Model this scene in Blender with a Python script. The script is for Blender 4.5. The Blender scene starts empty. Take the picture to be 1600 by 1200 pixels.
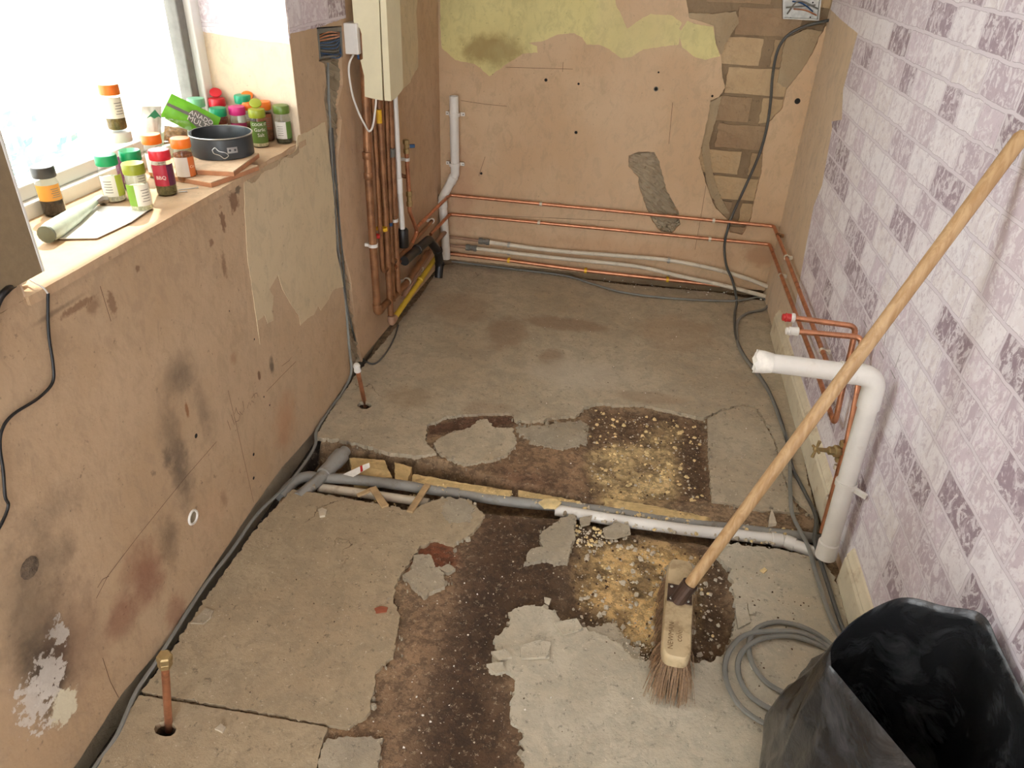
import bpy, bmesh, math, random
import numpy as np
from mathutils import Vector, Matrix, geometry, noise

random.seed(7)
RNG = np.random.RandomState(7)
SC = bpy.context.scene
COL = SC.collection

# ------------------------------------------------------------------ camera
F, YAW, PITCH, ROLL, H = 1148.2, -0.15227, 0.55103, 0.04070, 1.45
XL, XR, YB, YK = -0.956, 0.684, 3.40, 2.36          # walls of the kitchen, in metres
_cy, _sy, _cp, _sp = math.cos(YAW), math.sin(YAW), math.cos(PITCH), math.sin(PITCH)
_F = Vector((_sy*_cp, _cy*_cp, -_sp)); _R = Vector((_cy, -_sy, 0)); _U = _R.cross(_F)
_c, _s = math.cos(ROLL), math.sin(ROLL)
CR, CU, CF = _c*_R+_s*_U, -_s*_R+_c*_U, _F
cam = bpy.data.cameras.new('camera')
cam.sensor_fit = 'HORIZONTAL'; cam.sensor_width = 36.0; cam.lens = F/1600*36
cam.clip_start = 0.02
camo = bpy.data.objects.new('camera', cam); COL.objects.link(camo)
m = Matrix((CR, CU, -CF)).transposed().to_4x4(); m.translation = (0, 0, H)
camo.matrix_world = m
SC.camera = camo

# ------------------------------------------------------------------ light
SKY, SUN, EXPO = 3.4, 6.0, 1.0
w = bpy.data.worlds.new('world'); SC.world = w; w.use_nodes = True
bg = w.node_tree.nodes['Background']
bg.inputs[0].default_value = (0.965, 0.985, 1.0, 1); bg.inputs[1].default_value = SKY
sl = bpy.data.lights.new('sun', 'SUN'); sl.energy = SUN; sl.angle = math.radians(0.6); sl.color = (1, .95, .86)
so = bpy.data.objects.new('sun', sl); COL.objects.link(so)
so.rotation_euler = Vector((0.35, -0.75, -1.0)).to_track_quat('-Z', 'Y').to_euler()
vs = SC.view_settings
vs.view_transform = 'Standard'; vs.look = 'None'; vs.exposure = EXPO; vs.gamma = 1.0; vs.use_curve_mapping = False
SC.cycles.use_denoising = True
SC.cycles.max_bounces = 8; SC.cycles.diffuse_bounces = 4; SC.cycles.glossy_bounces = 3; SC.cycles.transmission_bounces = 4; SC.cycles.transparent_max_bounces = 10
SC.cycles.use_adaptive_sampling = True; SC.cycles.adaptive_threshold = 0.07; SC.cycles.adaptive_min_samples = 16
SC.cycles.sample_clamp_indirect = 6.0

# ------------------------------------------------------------------ measuring on the real planes
def ray(px, py):
    return CR*((px-800)/F) - CU*((py-600)/F) + CF
CAM = Vector((0, 0, H))
def at(px, py, ax, v):
    r = ray(px, py); return CAM + r*((v-CAM[ax])/r[ax])
def fl(px, py, z=0.0): return at(px, py, 2, z)
def wx(y): return XL if y < YK else XL+(y-YK)*0.05/(YB-YK)
def xl(px, py, o=0.0):
    P = at(px, py, 0, XL+o)
    if P.y > YK:
        r = ray(px, py); k = 0.05/(YB-YK)
        t = (XL+o-k*YK)/(r.x-k*r.y); P = CAM+r*t
    return P
def xr(px, py, o=0.0): return at(px, py, 0, XR-o)
def yb(px, py, o=0.0): return at(px, py, 1, YB-o)

# frames: (u, v, n) -> world, n pointing into the room
def FL(u, v, n): return Vector((u, v, n))
def FLW(u, v, n): return Vector((wx(u)+n, u, v))
def FBW(u, v, n): return Vector((u, YB-n, v))
def FRW(u, v, n): return Vector((XR-n, u, v))
def uvF(p): P = fl(*p); return (P.x, P.y)
def uvL(p): P = xl(*p); return (P.y, P.z)
def uvB(p): P = yb(*p); return (P.x, P.z)
def uvR(p): P = xr(*p); return (P.y, P.z)

# ------------------------------------------------------------------ objects
ORG = {}
def link(name, me, parent=None, loc=None):
    o = bpy.data.objects.new(name, me); COL.objects.link(o)
    if parent is not None:
        o.parent = parent; ORG[o.name] = ORG[parent.name]
    else:
        o.location = loc if loc is not None else (0, 0, 0)
        ORG[o.name] = Vector(o.location)
    return o
def thing(name, loc, label, cat, group=None):
    o = link(name, None, None, loc); o.empty_display_size = .02
    return tag(o, label, cat, group)
def tag(o, label=None, cat=None, group=None, kind=None):
    if label: o['label'] = label
    if cat: o['category'] = cat
    if group: o['group'] = group
    if kind: o['kind'] = kind
    return o
def obj(name, vf, mat, parent=None, smooth=False, loc=None, flat_angle=None):
    """verts in world space; stored relative to the thing's base"""
    vs_, fs_ = vf
    vs_ = [Vector(v) for v in vs_]
    if parent is not None: org = ORG[parent.name]
    elif loc is not None: org = Vector(loc)
    else:
        a = np.array([tuple(v) for v in vs_]); org = Vector((a[:, 0].mean(), a[:, 1].mean(), a[:, 2].min()))
    me = bpy.data.meshes.new(name)
    me.from_pydata([tuple(v-org) for v in vs_], [], fs_)
    bm = bmesh.new(); bm.from_mesh(me); bmesh.ops.recalc_face_normals(bm, faces=bm.faces); bm.to_mesh(me); bm.free()
    if isinstance(mat, (list, tuple)):
        for q in mat: me.materials.append(q)
    else: me.materials.append(mat)
    if smooth:
        me.polygons.foreach_set('use_smooth', [True]*len(me.polygons))
        if smooth != 'all':
            me.set_sharp_from_angle(angle=math.radians(smooth if smooth is not True else 40))
    return link(name, me, parent, org)
def join(*parts):
    V, Fc = [], []
    for v, f in parts:
        b = len(V); V += list(v); Fc += [tuple(i+b for i in q) for q in f]
    return V, Fc

def frame_of(axis, up=None):
    a = Vector(axis).normalized()
    h = Vector(up) if up is not None else (Vector((0, 0, 1)) if abs(a.z) < .9 else Vector((1, 0, 0)))
    b = a.cross(h).normalized(); c = b.cross(a).normalized()
    return a, b, c
def lathe(base, axis, prof, seg=20, cap0=True, cap1=True, arc=None, up=None):
    """prof: (radius, height) from base along axis"""
    a, b, c = frame_of(axis, up); base = Vector(base); V = []; Fc = []
    n = len(prof); closed = arc is None
    ang = [2*math.pi*i/seg for i in range(seg)] if closed else [arc[0]+(arc[1]-arc[0])*i/seg for i in range(seg+1)]
    k = len(ang)
    for r, h in prof:
        for t in ang: V.append(base + a*h + b*(r*math.cos(t)) + c*(r*math.sin(t)))
    for j in range(n-1):
        for i in range(k if closed else k-1):
            i2 = (i+1) % k
            Fc.append((j*k+i, j*k+i2, (j+1)*k+i2, (j+1)*k+i))
    if closed and cap0: Fc.append(tuple(range(k)))
    if closed and cap1: Fc.append(tuple(range((n-1)*k, n*k)))
    return V, Fc
def fillet(pts, r, n=5):
    pts = [Vector(p) for p in pts]; out = [pts[0]]
    for i in range(1, len(pts)-1):
        p, a, b = pts[i], pts[i-1], pts[i+1]
        d1 = (a-p); d2 = (b-p); l1, l2 = d1.length, d2.length
        if l1 < 1e-6 or l2 < 1e-6: continue
        d1 /= l1; d2 /= l2
        ang = d1.angle(d2, math.pi)
        if ang > 3.1: out.append(p); continue
        t = min(r/math.tan(ang/2), l1*.48, l2*.48)
        q0, q1 = p+d1*t, p+d2*t
        for k in range(n+1):
            s = k/n; out.append(q0*(1-s)**2 + p*2*s*(1-s) + q1*s*s)
    out.append(pts[-1]); return out
def spline(pts, n=6):
    P = [Vector(p) for p in pts]; P = [P[0]*2-P[1]]+P+[P[-1]*2-P[-2]]; out = []
    for i in range(1, len(P)-2):
        for k in range(n):
            t = k/n; a, b, c, d = P[i-1:i+3]
            out.append(.5*((2*b)+(c-a)*t+(2*a-5*b+4*c-d)*t*t+(3*b-a-3*c+d)*t**3))
    out.append(P[-2]); return out
def tube(pts, r, seg=12, hollow=0.0, sx=1.0, cap=True, up=None):
    """swept tube; r number or list; hollow = inner radius of an open last end"""
    pts = [Vector(p) for p in pts]; n = len(pts)
    rs = r if isinstance(r, (list, tuple)) else [r]*n
    T = []
    for i in range(n):
        t = pts[min(i+1, n-1)]-pts[max(i-1, 0)]
        T.append(t.normalized() if t.length > 1e-9 else Vector((0, 0, 1)))
    _, b, c = frame_of(T[0], up); V = []; Fc = []
    for i in range(n):
        if i:
            q = T[i-1].rotation_difference(T[i]); b = q @ b; c = q @ c
        for k in range(seg):
            t = 2*math.pi*k/seg
            V.append(pts[i] + b*(rs[i]*sx*math.cos(t)) + c*(rs[i]*math.sin(t)))
    for j in range(n-1):
        for i in range(seg):
            i2 = (i+1) % seg
            Fc.append((j*seg+i, j*seg+i2, (j+1)*seg+i2, (j+1)*seg+i))
    if cap:
        Fc.append(tuple(range(seg)))
        if hollow:
            o = len(V); e = (n-1)*seg
            for dep in (0, -.05):
                for k in range(seg):
                    t = 2*math.pi*k/seg
                    V.append(pts[-1] + T[-1]*dep + b*(hollow*math.cos(t)) + c*(hollow*math.sin(t)))
            for i in range(seg):
                i2 = (i+1) % seg
                Fc.append((e+i, e+i2, o+i2, o+i)); Fc.append((o+i, o+i2, o+seg+i2, o+seg+i))
            Fc.append(tuple(range(o+seg, o+2*seg)))
        else: Fc.append(tuple(range((n-1)*seg, n*seg)))
    return V, Fc
def box(c, s, rot=None, bev=0.0):
    bm = bmesh.new(); bmesh.ops.create_cube(bm, size=1)
    for v in bm.verts: v.co = Vector((v.co.x*s[0], v.co.y*s[1], v.co.z*s[2]))
    if bev: bmesh.ops.bevel(bm, geom=bm.edges[:], offset=bev, segments=2, affect='EDGES', profile=.5)
    M_ = rot.to_matrix() if hasattr(rot, 'to_matrix') else (rot if rot is not None else Matrix.Identity(3))
    bm.verts.ensure_lookup_table()
    V = [Vector(c)+M_ @ v.co for v in bm.verts]; Fc = [tuple(v.index for v in f.verts) for f in bm.faces]
    bm.free(); return V, Fc
def nz(x, y, s=0.0): return noise.noise(Vector((x, y, s)))
def ragged(poly, amp, step, seed=0.0, fs=1.0):
    out = []; n = len(poly)
    for i in range(n):
        a = Vector(poly[i]); b = Vector(poly[(i+1) % n]); L = (b-a).length
        k = max(1, int(L/step))
        for j in range(k):
            p = a.lerp(b, j/k)
            if amp:
                u, v = p.x*fs, p.y*fs
                dx = nz(u*55, v*55, seed)+.7*nz(u*130, v*130, seed+9)+.4*nz(u*300, v*300, seed+3)
                dy = nz(u*55+31, v*55, seed+5)+.7*nz(u*130+7, v*130, seed+14)+.4*nz(u*300+4, v*300, seed+1)
                p = p+Vector((dx, dy))*amp
            out.append((p.x, p.y))
    return out
def slab(fr, loops, n0, n1, sides=True, back=False, inset=0.0):
    """loops: [outer, hole, ...] in (u,v); front at n1, sides down to n0"""
    V = []; Fc = []; idx = []
    for lp in loops:
        idx.append((len(V), len(lp))); V += [fr(u, v, n1) for u, v in lp]
    tris = geometry.tessellate_polygon([[Vector((u, v, 0)) for u, v in lp] for lp in loops])
    Fc += [tuple(t) for t in tris if len(set(t)) == 3]
    nf = len(V)
    if sides:
        for lp in loops: V += [fr(u, v, n0) for u, v in lp]
        for s, k in idx:
            for i in range(k):
                j = (i+1) % k; Fc.append((s+i, s+j, nf+s+j, nf+s+i))
    if back: Fc += [tuple(nf+i for i in reversed(t)) for t in tris if len(set(t)) == 3]
    return V, Fc
def text_mesh(s, size, fn, mat, name, parent):
    cu = bpy.data.curves.new('txt', 'FONT'); cu.body = s; cu.size = size; cu.align_x = 'CENTER'; cu.align_y = 'CENTER'
    cu.resolution_u = 2
    o = bpy.data.objects.new('txt', cu); COL.objects.link(o)
    dg = bpy.context.evaluated_depsgraph_get(); me = bpy.data.meshes.new_from_object(o.evaluated_get(dg))
    V = [fn(v.co.x, v.co.y) for v in me.vertices]; Fc = [tuple(p.vertices) for p in me.polygons]
    bpy.data.objects.remove(o); bpy.data.curves.remove(cu); bpy.data.meshes.remove(me)
    return obj(name, (V, Fc), mat, parent)

# ------------------------------------------------------------------ materials
def srgb(r, g, b):
    f = lambda c: (c/255/12.92 if c/255 <= .04045 else ((c/255+.055)/1.055)**2.4)
    return (f(r), f(g), f(b), 1)
class NT:
    def __init__(s, name, rough=.7, metal=0.0):
        s.m = bpy.data.materials.new(name); s.m.use_nodes = True; s.t = s.m.node_tree; s.n = s.t.nodes
        s.b = s.n['Principled BSDF']; s.b.inputs['Roughness'].default_value = rough; s.b.inputs['Metallic'].default_value = metal
        s.tc = s.n.new('ShaderNodeTexCoord').outputs['Object']
    def l(s, a, b): s.t.links.new(a, b)
    def mapped(s, sc=(1, 1, 1), off=(0, 0, 0), src=None):
        k = s.n.new('ShaderNodeMapping'); k.inputs['Scale'].default_value = sc; k.inputs['Location'].default_value = off
        s.l(src or s.tc, k.inputs['Vector']); return k.outputs[0]
    def noise(s, scale, detail=5, rough=.6, vec=None, dist=0.0):
        k = s.n.new('ShaderNodeTexNoise'); k.inputs['Scale'].default_value = scale; k.inputs['Detail'].default_value = detail
        k.inputs['Roughness'].default_value = rough; k.inputs['Distortion'].default_value = dist
        s.l(vec or s.tc, k.inputs['Vector']); return k.outputs['Fac']
    def rng(s, x, lo, hi, a=0.0, b=1.0, smooth=True):
        k = s.n.new('ShaderNodeMapRange'); k.interpolation_type = 'SMOOTHSTEP' if smooth else 'LINEAR'
        for i, v in zip(('From Min', 'From Max', 'To Min', 'To Max'), (lo, hi, a, b)): k.inputs[i].default_value = v
        s.l(x, k.inputs['Value']); return k.outputs[0]
    def math(s, op, a, b=None):
        k = s.n.new('ShaderNodeMath'); k.operation = op
        for i, v in enumerate((a, b)):
            if v is None: continue
            if isinstance(v, (int, float)): k.inputs[i].default_value = v
            else: s.l(v, k.inputs[i])
        return k.outputs[0]
    def mix(s, fac, a, b):
        k = s.n.new('ShaderNodeMix'); k.data_type = 'RGBA'
        for i, v in ((0, fac), (6, a), (7, b)):
            if isinstance(v, (int, float)): k.inputs[i].default_value = v
            elif isinstance(v, tuple): k.inputs[i].default_value = v
            else: s.l(v, k.inputs[i])
        return k.outputs[2]
    def spot(s, c, rad, soft=.6, nscale=None, namp=.6):
        """1 inside an ellipsoid about c, ragged by noise: a stain with a shape of its own"""
        if nscale is None: nscale = min(90, max(14, 1.1/sorted(rad)[0]))
        nscale = min((9, 15, 30, 60, 90), key=lambda q: abs(math.log(q/nscale)))
        if not hasattr(s, 'nc'): s.nc = {}
        if nscale not in s.nc: s.nc[nscale] = s.math('SUBTRACT', s.noise(nscale, 4, .65), .5)
        k = s.n.new('ShaderNodeVectorMath'); k.operation = 'SUBTRACT'; s.l(s.tc, k.inputs[0]); k.inputs[1].default_value = c
        q = s.n.new('ShaderNodeVectorMath'); q.operation = 'DIVIDE'; s.l(k.outputs[0], q.inputs[0]); q.inputs[1].default_value = rad
        L = s.n.new('ShaderNodeVectorMath'); L.operation = 'LENGTH'; s.l(q.outputs[0], L.inputs[0])
        d = s.math('ADD', L.outputs['Value'], s.math('MULTIPLY', s.nc[nscale], namp*2.2))
        return s.rng(d, 1-soft, 1.0+soft*.3, 1.0, 0.0)
    def color(s, x):
        if isinstance(x, tuple): s.b.inputs['Base Color'].default_value = x
        else: s.l(x, s.b.inputs['Base Color'])
    def bump(s, h, strength=.4, dist=.004):
        k = s.n.new('ShaderNodeBump'); k.inputs['Strength'].default_value = strength; k.inputs['Distance'].default_value = dist
        s.l(h, k.inputs['Height']); s.l(k.outputs[0], s.b.inputs['Normal'])
def simple(name, col, rough=.5, metal=0.0, var=.12, vs_=30, bump=0.0, dirt=None, spec=None, coat=0.0):
    N = NT(name, rough, metal)
    c = tuple(col)
    d = tuple(x*(1-var) for x in c[:3])+(1,); e = tuple(min(1, x*(1+var)) for x in c[:3])+(1,)
    x = N.mix(N.rng(N.noise(vs_), .3, .7), d, e)
    if dirt: x = N.mix(N.math('MULTIPLY', N.rng(N.noise(dirt[1], 8, .7), dirt[2], dirt[2]+.2), dirt[3]), x, dirt[0])
    N.color(x)
    if bump: N.bump(N.noise(vs_*3, 6), bump, .002)
    if spec is not None: N.b.inputs['Specular IOR Level'].default_value = spec
    if coat: N.b.inputs['Coat Weight'].default_value = coat
    return N.m

# ================================================================== materials of the place
def plaster(name, base, alt, spots=(), bumpv=.35, extra=None):
    N = NT(name, .85)
    x = N.mix(N.rng(N.noise(2.6, 4, .6), .32, .68), base, alt)
    x = N.mix(N.math('MULTIPLY', N.rng(N.noise(9, 6, .7), .5, .72), .45), x, tuple(c*.8 for c in base[:3])+(1,))
    x = N.mix(N.math('MULTIPLY', N.rng(N.noise(24, 5, .75, N.mapped((1, 1, .6)), .6), .47, .64), .5), x, tuple(c*.72 for c in base[:3])+(1,))
    x = N.mix(N.math('MULTIPLY', N.rng(N.noise(55, 3, .75), .64, .72), .7), x, tuple(c*.45 for c in base[:3])+(1,))
    x = N.mix(N.math('MULTIPLY', N.rng(N.noise(1.4, 4, .6, N.mapped((1, 1, .25))), .5, .75), .35), x, srgb(216, 190, 160))
    for c, r, col, a, kw in spots:
        x = N.mix(N.math('MULTIPLY', N.spot(c, r, **kw), a), x, col)
    if extra: x = extra(N, x)
    N.color(x); N.bump(N.noise(22, 6, .62), bumpv, .006)
    return N.m
def Ls(px, py, ru, rv, col, a, **kw):
    P = xl(px, py); return ((P.x, P.y, P.z), (.2, ru, rv), col, a, kw)
def Bs(px, py, ru, rv, col, a, **kw):
    P = yb(px, py); return ((P.x, P.y, P.z), (ru, .2, rv), col, a, kw)
PINK, PINK2 = srgb(198, 160, 130), srgb(186, 146, 112)
soot = srgb(70, 62, 54); red = srgb(128, 66, 48); white = srgb(222, 216, 205); brown = srgb(110, 72, 48)
M_plL = plaster('plaster_window_wall', srgb(198, 172, 140), srgb(188, 160, 126), [
    Ls(280, 585, .075, .055, soot, .6, soft=.95), Ls(318, 640, .03, .10, soot, .35, soft=.9),
    Ls(262, 715, .02, .03, soot, .55, soft=.9), Ls(285, 745, .045, .10, soot, .5, soft=.95),
    Ls(270, 830, .03, .06, soot, .3, soft=.9),
    Ls(225, 900, .07, .10, red, .62, soft=.8), Ls(190, 965, .06, .06, red, .5, soft=.8), Ls(275, 960, .04, .06, srgb(140, 88, 66), .5, soft=.7),
    Ls(70, 870, .07, .07, soot, .35, soft=.9, namp=.9), Ls(75, 1040, .075, .13, srgb(48, 42, 36), .85, soft=.75, namp=.8, nscale=10),
    Ls(120, 1000, .09, .16, srgb(120, 88, 70), .5, soft=.9),
    Ls(92, 985, .02, .035, white, .85, soft=.2, nscale=70, namp=1.6), Ls(75, 1060, .035, .05, white, .85, soft=.2, nscale=60, namp=1.7),
    Ls(100, 1105, .035, .04, srgb(225, 218, 190), .95, soft=.2, nscale=45, namp=.8), Ls(55, 1100, .03, .06, white, .8, soft=.2, nscale=70, namp=1.8),
    Ls(292, 640, .007, .022, srgb(150, 104, 66), .9, soft=.4), Ls(145, 478, .02, .02, brown, .5, soft=.7), Ls(90, 485, .07, .006, soot, .45, soft=.8, nscale=30),
    Ls(350, 415, .012, .035, brown, .6, soft=.6, nscale=50, namp=.9), Ls(425, 572, .015, .03, soot, .7, soft=.6, nscale=40, namp=.8), Ls(405, 588, .008, .018, brown, .8, soft=.4, nscale=50),
    Ls(272, 700, .05, .14, soot, .45, soft=.95), Ls(262, 850, .035, .09, srgb(84, 66, 52), .45, soft=.9), Ls(50, 960, .10, .16, srgb(84, 72, 58), .5, soft=.95),
    Ls(365, 315, .02, .03, brown, .7, soft=.4, namp=1.1), Ls(348, 345, .012, .03, brown, .7, soft=.4, namp=1.1), Ls(372, 296, .015, .012, soot, .7, soft=.4, namp=1.0), Ls(330, 380, .01, .01, brown, .6, soft=.4, namp=1.0),
    Ls(175, 475, .012, .03, brown, .6, soft=.5, namp=1.0), Ls(120, 480, .05, .008, brown, .6, soft=.5, namp=1.0), Ls(215, 420, .008, .008, brown, .6, soft=.4), Ls(365, 560, .02, .02, srgb(150, 110, 80), .4, soft=.8), Ls(350, 780, .02, .03, srgb(110, 84, 64), .4, soft=.8, namp=1.0), Ls(190, 640, .16, .12, srgb(206, 178, 146), .3, soft=.95), Ls(330, 800, .10, .08, srgb(204, 168, 134), .35, soft=.95),
    Ls(80, 800, .12, .05, soot, .25, soft=.95), Ls(445, 660, .08, .10, srgb(188, 132, 92), .45, soft=.95)], .35)
M_plLf = plaster('plaster_pipe_wall', srgb(200, 170, 138), srgb(188, 156, 122), [], .3)
M_plB = plaster('plaster_end_wall', srgb(208, 180, 146), srgb(200, 168, 132), [
    Bs(720, 300, .10, .3, srgb(170, 120, 90), .45, soft=.95), Bs(1190, 400, .10, .06, srgb(160, 120, 88), .6, soft=.6),
    Bs(1000, 390, .8, .06, srgb(186, 140, 104), .35, soft=.9)], .3)
M_plR = plaster('plaster_strip', srgb(228, 208, 182), srgb(220, 198, 168), [], .3)
M_under = plaster('mortar_undercoat', srgb(180, 160, 128), srgb(158, 136, 104), [], 1.0)
M_joint = plaster('old_lime_joint', srgb(150, 128, 98), srgb(122, 100, 74), [], 1.0)
M_cream = plaster('cream_paint', srgb(216, 200, 164), srgb(208, 190, 154), [], .15)
def yspots(N, x):
    P = yb(770, 78)
    x = N.mix(N.math('MULTIPLY', N.spot((P.x, P.y, P.z), (.16, .2, .07), soft=.5), .75), x, srgb(150, 122, 74))
    x = N.mix(N.math('MULTIPLY', N.rng(N.noise(3, 5), .45, .7), .5), x, srgb(190, 182, 130))
    return x
M_yellow = plaster('yellow_paint', srgb(222, 212, 150), srgb(214, 202, 138), [], .12, yspots)
M_stone = plaster('rubble_masonry', srgb(172, 160, 136), srgb(140, 126, 102), [], 1.0)
M_ceil = simple('ceiling_white', srgb(225, 220, 212), .8)
M_sill = plaster('sill_board', srgb(204, 176, 142), srgb(188, 154, 118), [], .2)

def wallpaper(name, axis, zoff=0.0, dim=1.0):
    N = NT(name, .6)
    v = N.mapped((1, 1, 1))
    wob = N.n.new('ShaderNodeTexNoise'); wob.inputs['Scale'].default_value = 16; wob.inputs['Detail'].default_value = 4; N.l(N.tc, wob.inputs['Vector'])
    ad = N.n.new('ShaderNodeVectorMath'); ad.operation = 'SCALE'; ad.inputs['Scale'].default_value = .013; N.l(wob.outputs['Color'], ad.inputs[0])
    sm = N.n.new('ShaderNodeVectorMath'); sm.operation = 'ADD'; N.l(N.tc, sm.inputs[0]); N.l(ad.outputs[0], sm.inputs[1])
    sp = N.n.new('ShaderNodeSeparateXYZ'); N.l(sm.outputs[0], sp.inputs[0])
    cb = N.n.new('ShaderNodeCombineXYZ'); N.l(sp.outputs[axis], cb.inputs[0]); N.l(N.math('ADD', sp.outputs[2], zoff), cb.inputs[1])
    br = N.n.new('ShaderNodeTexBrick'); N.l(cb.outputs[0], br.inputs['Vector'])
    br.offset = .5; br.offset_frequency = 2; br.squash = .62; br.squash_frequency = 3
    for k, q in (('Color1', (0, 0, 0, 1)), ('Color2', (1, 1, 1, 1)), ('Mortar', (.5, .5, .5, 1))): br.inputs[k].default_value = q
    for k, q in (('Scale', 1.0), ('Mortar Size', .0052), ('Mortar Smooth', .35), ('Bias', 0.0), ('Brick Width', .185), ('Row Height', .0765)): br.inputs[k].default_value = q
    rp = N.n.new('ShaderNodeValToRGB'); N.l(br.outputs['Color'], rp.inputs[0]); rp.color_ramp.interpolation = 'CONSTANT'
    el = rp.color_ramp.elements; pal = [(0, (240, 235, 240)), (.16, (216, 204, 213)), (.30, (236, 230, 232)), (.44, (202, 188, 199)), (.56, (242, 238, 242)), (.68, (170, 153, 165)), (.78, (224, 212, 222)), (.90, (158, 141, 151))]
    while len(el) < len(pal): el.new(.5)
    for e, (p, c) in zip(el, pal): e.position = p; e.color = srgb(*c)
    blot = N.rng(N.noise(34, 6, .72, N.mapped((1, 1, .8)), 1.2), .47, .56)
    x = N.mix(N.math('MULTIPLY', blot, .72), rp.outputs[0], srgb(248, 245, 249))
    x = N.mix(N.math('MULTIPLY', N.rng(N.noise(21, 6, .72, N.mapped((1, 1, .8), (3, 1, 2)), 1.6), .52, .60), .55), x, srgb(206, 194, 203))
    x = N.mix(N.math('MULTIPLY', N.rng(N.noise(60, 4, .75), .56, .64), .4), x, srgb(188, 172, 184))
    x = N.mix(br.outputs['Fac'], x, srgb(230, 223, 230))
    edge = N.math('MULTIPLY', N.rng(br.outputs['Fac'], .02, .5), N.rng(br.outputs['Fac'], .5, .98, 1, 0))
    x = N.mix(N.math('MULTIPLY', edge, .8), x, srgb(140, 124, 136))
    if dim < 1: x = N.mix(1-dim, x, srgb(150, 125, 100))
    N.color(x); N.bump(N.noise(60, 5), .1, .002)
    return N.m
M_wpR = wallpaper('brick_print_wallpaper', 1, .0245)
M_wpL = wallpaper('faded_brick_wallpaper', 1, .01, .8)
M_wpRev = wallpaper('reveal_brick_wallpaper', 0, .01, .95)

M_copper = simple('copper', srgb(206, 146, 112), .4, .85, .15, 25, 0, (srgb(140, 92, 66), 30, .5, .6))
M_copdull = simple('tarnished_copper', srgb(158, 114, 80), .5, .6, .2, 20, 0, (srgb(104, 74, 54), 18, .45, .6))
M_copdust = simple('dusty_pipe', srgb(158, 124, 100), .75, .1, .18, 20, .2)
M_brass = simple('brass', srgb(170, 148, 104), .5, .7, .15, 40)
M_whpl = simple('white_plastic', srgb(226, 222, 214), .42, 0, .05, 12, 0, (srgb(170, 155, 135), 24, .56, .4))
M_whold = simple('yellowed_white_plastic', srgb(214, 204, 184), .5, 0, .08, 14, 0, (srgb(150, 125, 95), 26, .52, .55))
M_greypl = simple('grey_plastic_pipe', srgb(142, 140, 134), .5, 0, .1, 12, 0, (srgb(110, 96, 78), 22, .52, .6))
M_dgrey = simple('grey_connector', srgb(112, 110, 102), .6, 0, .1, 20, 0, (srgb(140, 120, 95), 30, .5, .6))
M_black = simple('black_rubber', srgb(26, 25, 25), .45, 0, .1, 20)
M_cable = simple('grey_cable', srgb(128, 128, 122), .55, 0, .08, 20, 0, (srgb(150, 130, 104), 25, .55, .5))
M_dcable = simple('dark_grey_cable', srgb(84, 84, 80), .55, 0, .08, 20, 0, (srgb(130, 112, 90), 25, .58, .5))
M_yelp = simple('yellow_gas_pipe', srgb(206, 172, 50), .55, 0, .1, 20, 0, (srgb(140, 110, 60), 25, .54, .5))
M_yelclip = simple('yellow_clip', srgb(236, 186, 40), .5)
M_redp = simple('red_plastic', srgb(190, 46, 44), .45)
M_bluep = simple('blue_plastic', srgb(40, 78, 120), .5)
M_steel = simple('galvanised_steel', srgb(178, 176, 168), .45, .6, .15, 50, 0, (srgb(120, 110, 95), 40, .55, .5))
M_dark = simple('hole_shade_paint', srgb(30, 26, 22), .9)  # painted shade for holes drawn as flat discs
M_creambox = simple('cream_boxing', srgb(228, 220, 186), .55, 0, .05, 8, 0, (srgb(170, 150, 115), 18, .6, .4))
M_wood = NT('broom_wood', .5)
_n = M_wood.noise(9, 8, .65, M_wood.mapped((6, 6, .5)), 1.5)
M_wood.color(M_wood.mix(M_wood.rng(_n, .35, .65), srgb(190, 158, 116), srgb(166, 130, 88))); M_wood = M_wood.m
M_stick = simple('splintered_wood', srgb(180, 152, 112), .75, 0, .2, 30, .4)
M_mdf = simple('brown_hardboard', srgb(140, 122, 94), .8, 0, .08, 60, .2)
M_chip = simple('screed_chip', srgb(196, 184, 162), .85, 0, .15, 30, .4)
M_chipy = simple('yellow_crumbs', srgb(224, 200, 146), .85, 0, .2, 30, .4)
M_chipd = simple('dark_crumbs', srgb(84, 62, 44), .9, 0, .3, 30, .4)
M_foam = simple('yellow_insulation', srgb(204, 178, 126), .9, 0, .2, 22, .7, (srgb(120, 92, 60), 20, .5, .7))
M_paper = simple('white_paper', srgb(232, 228, 218), .7)
M_ink = simple('black_print', srgb(40, 38, 36), .7)
M_pencil = simple('pencil_line', srgb(92, 66, 48), .8)

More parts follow.
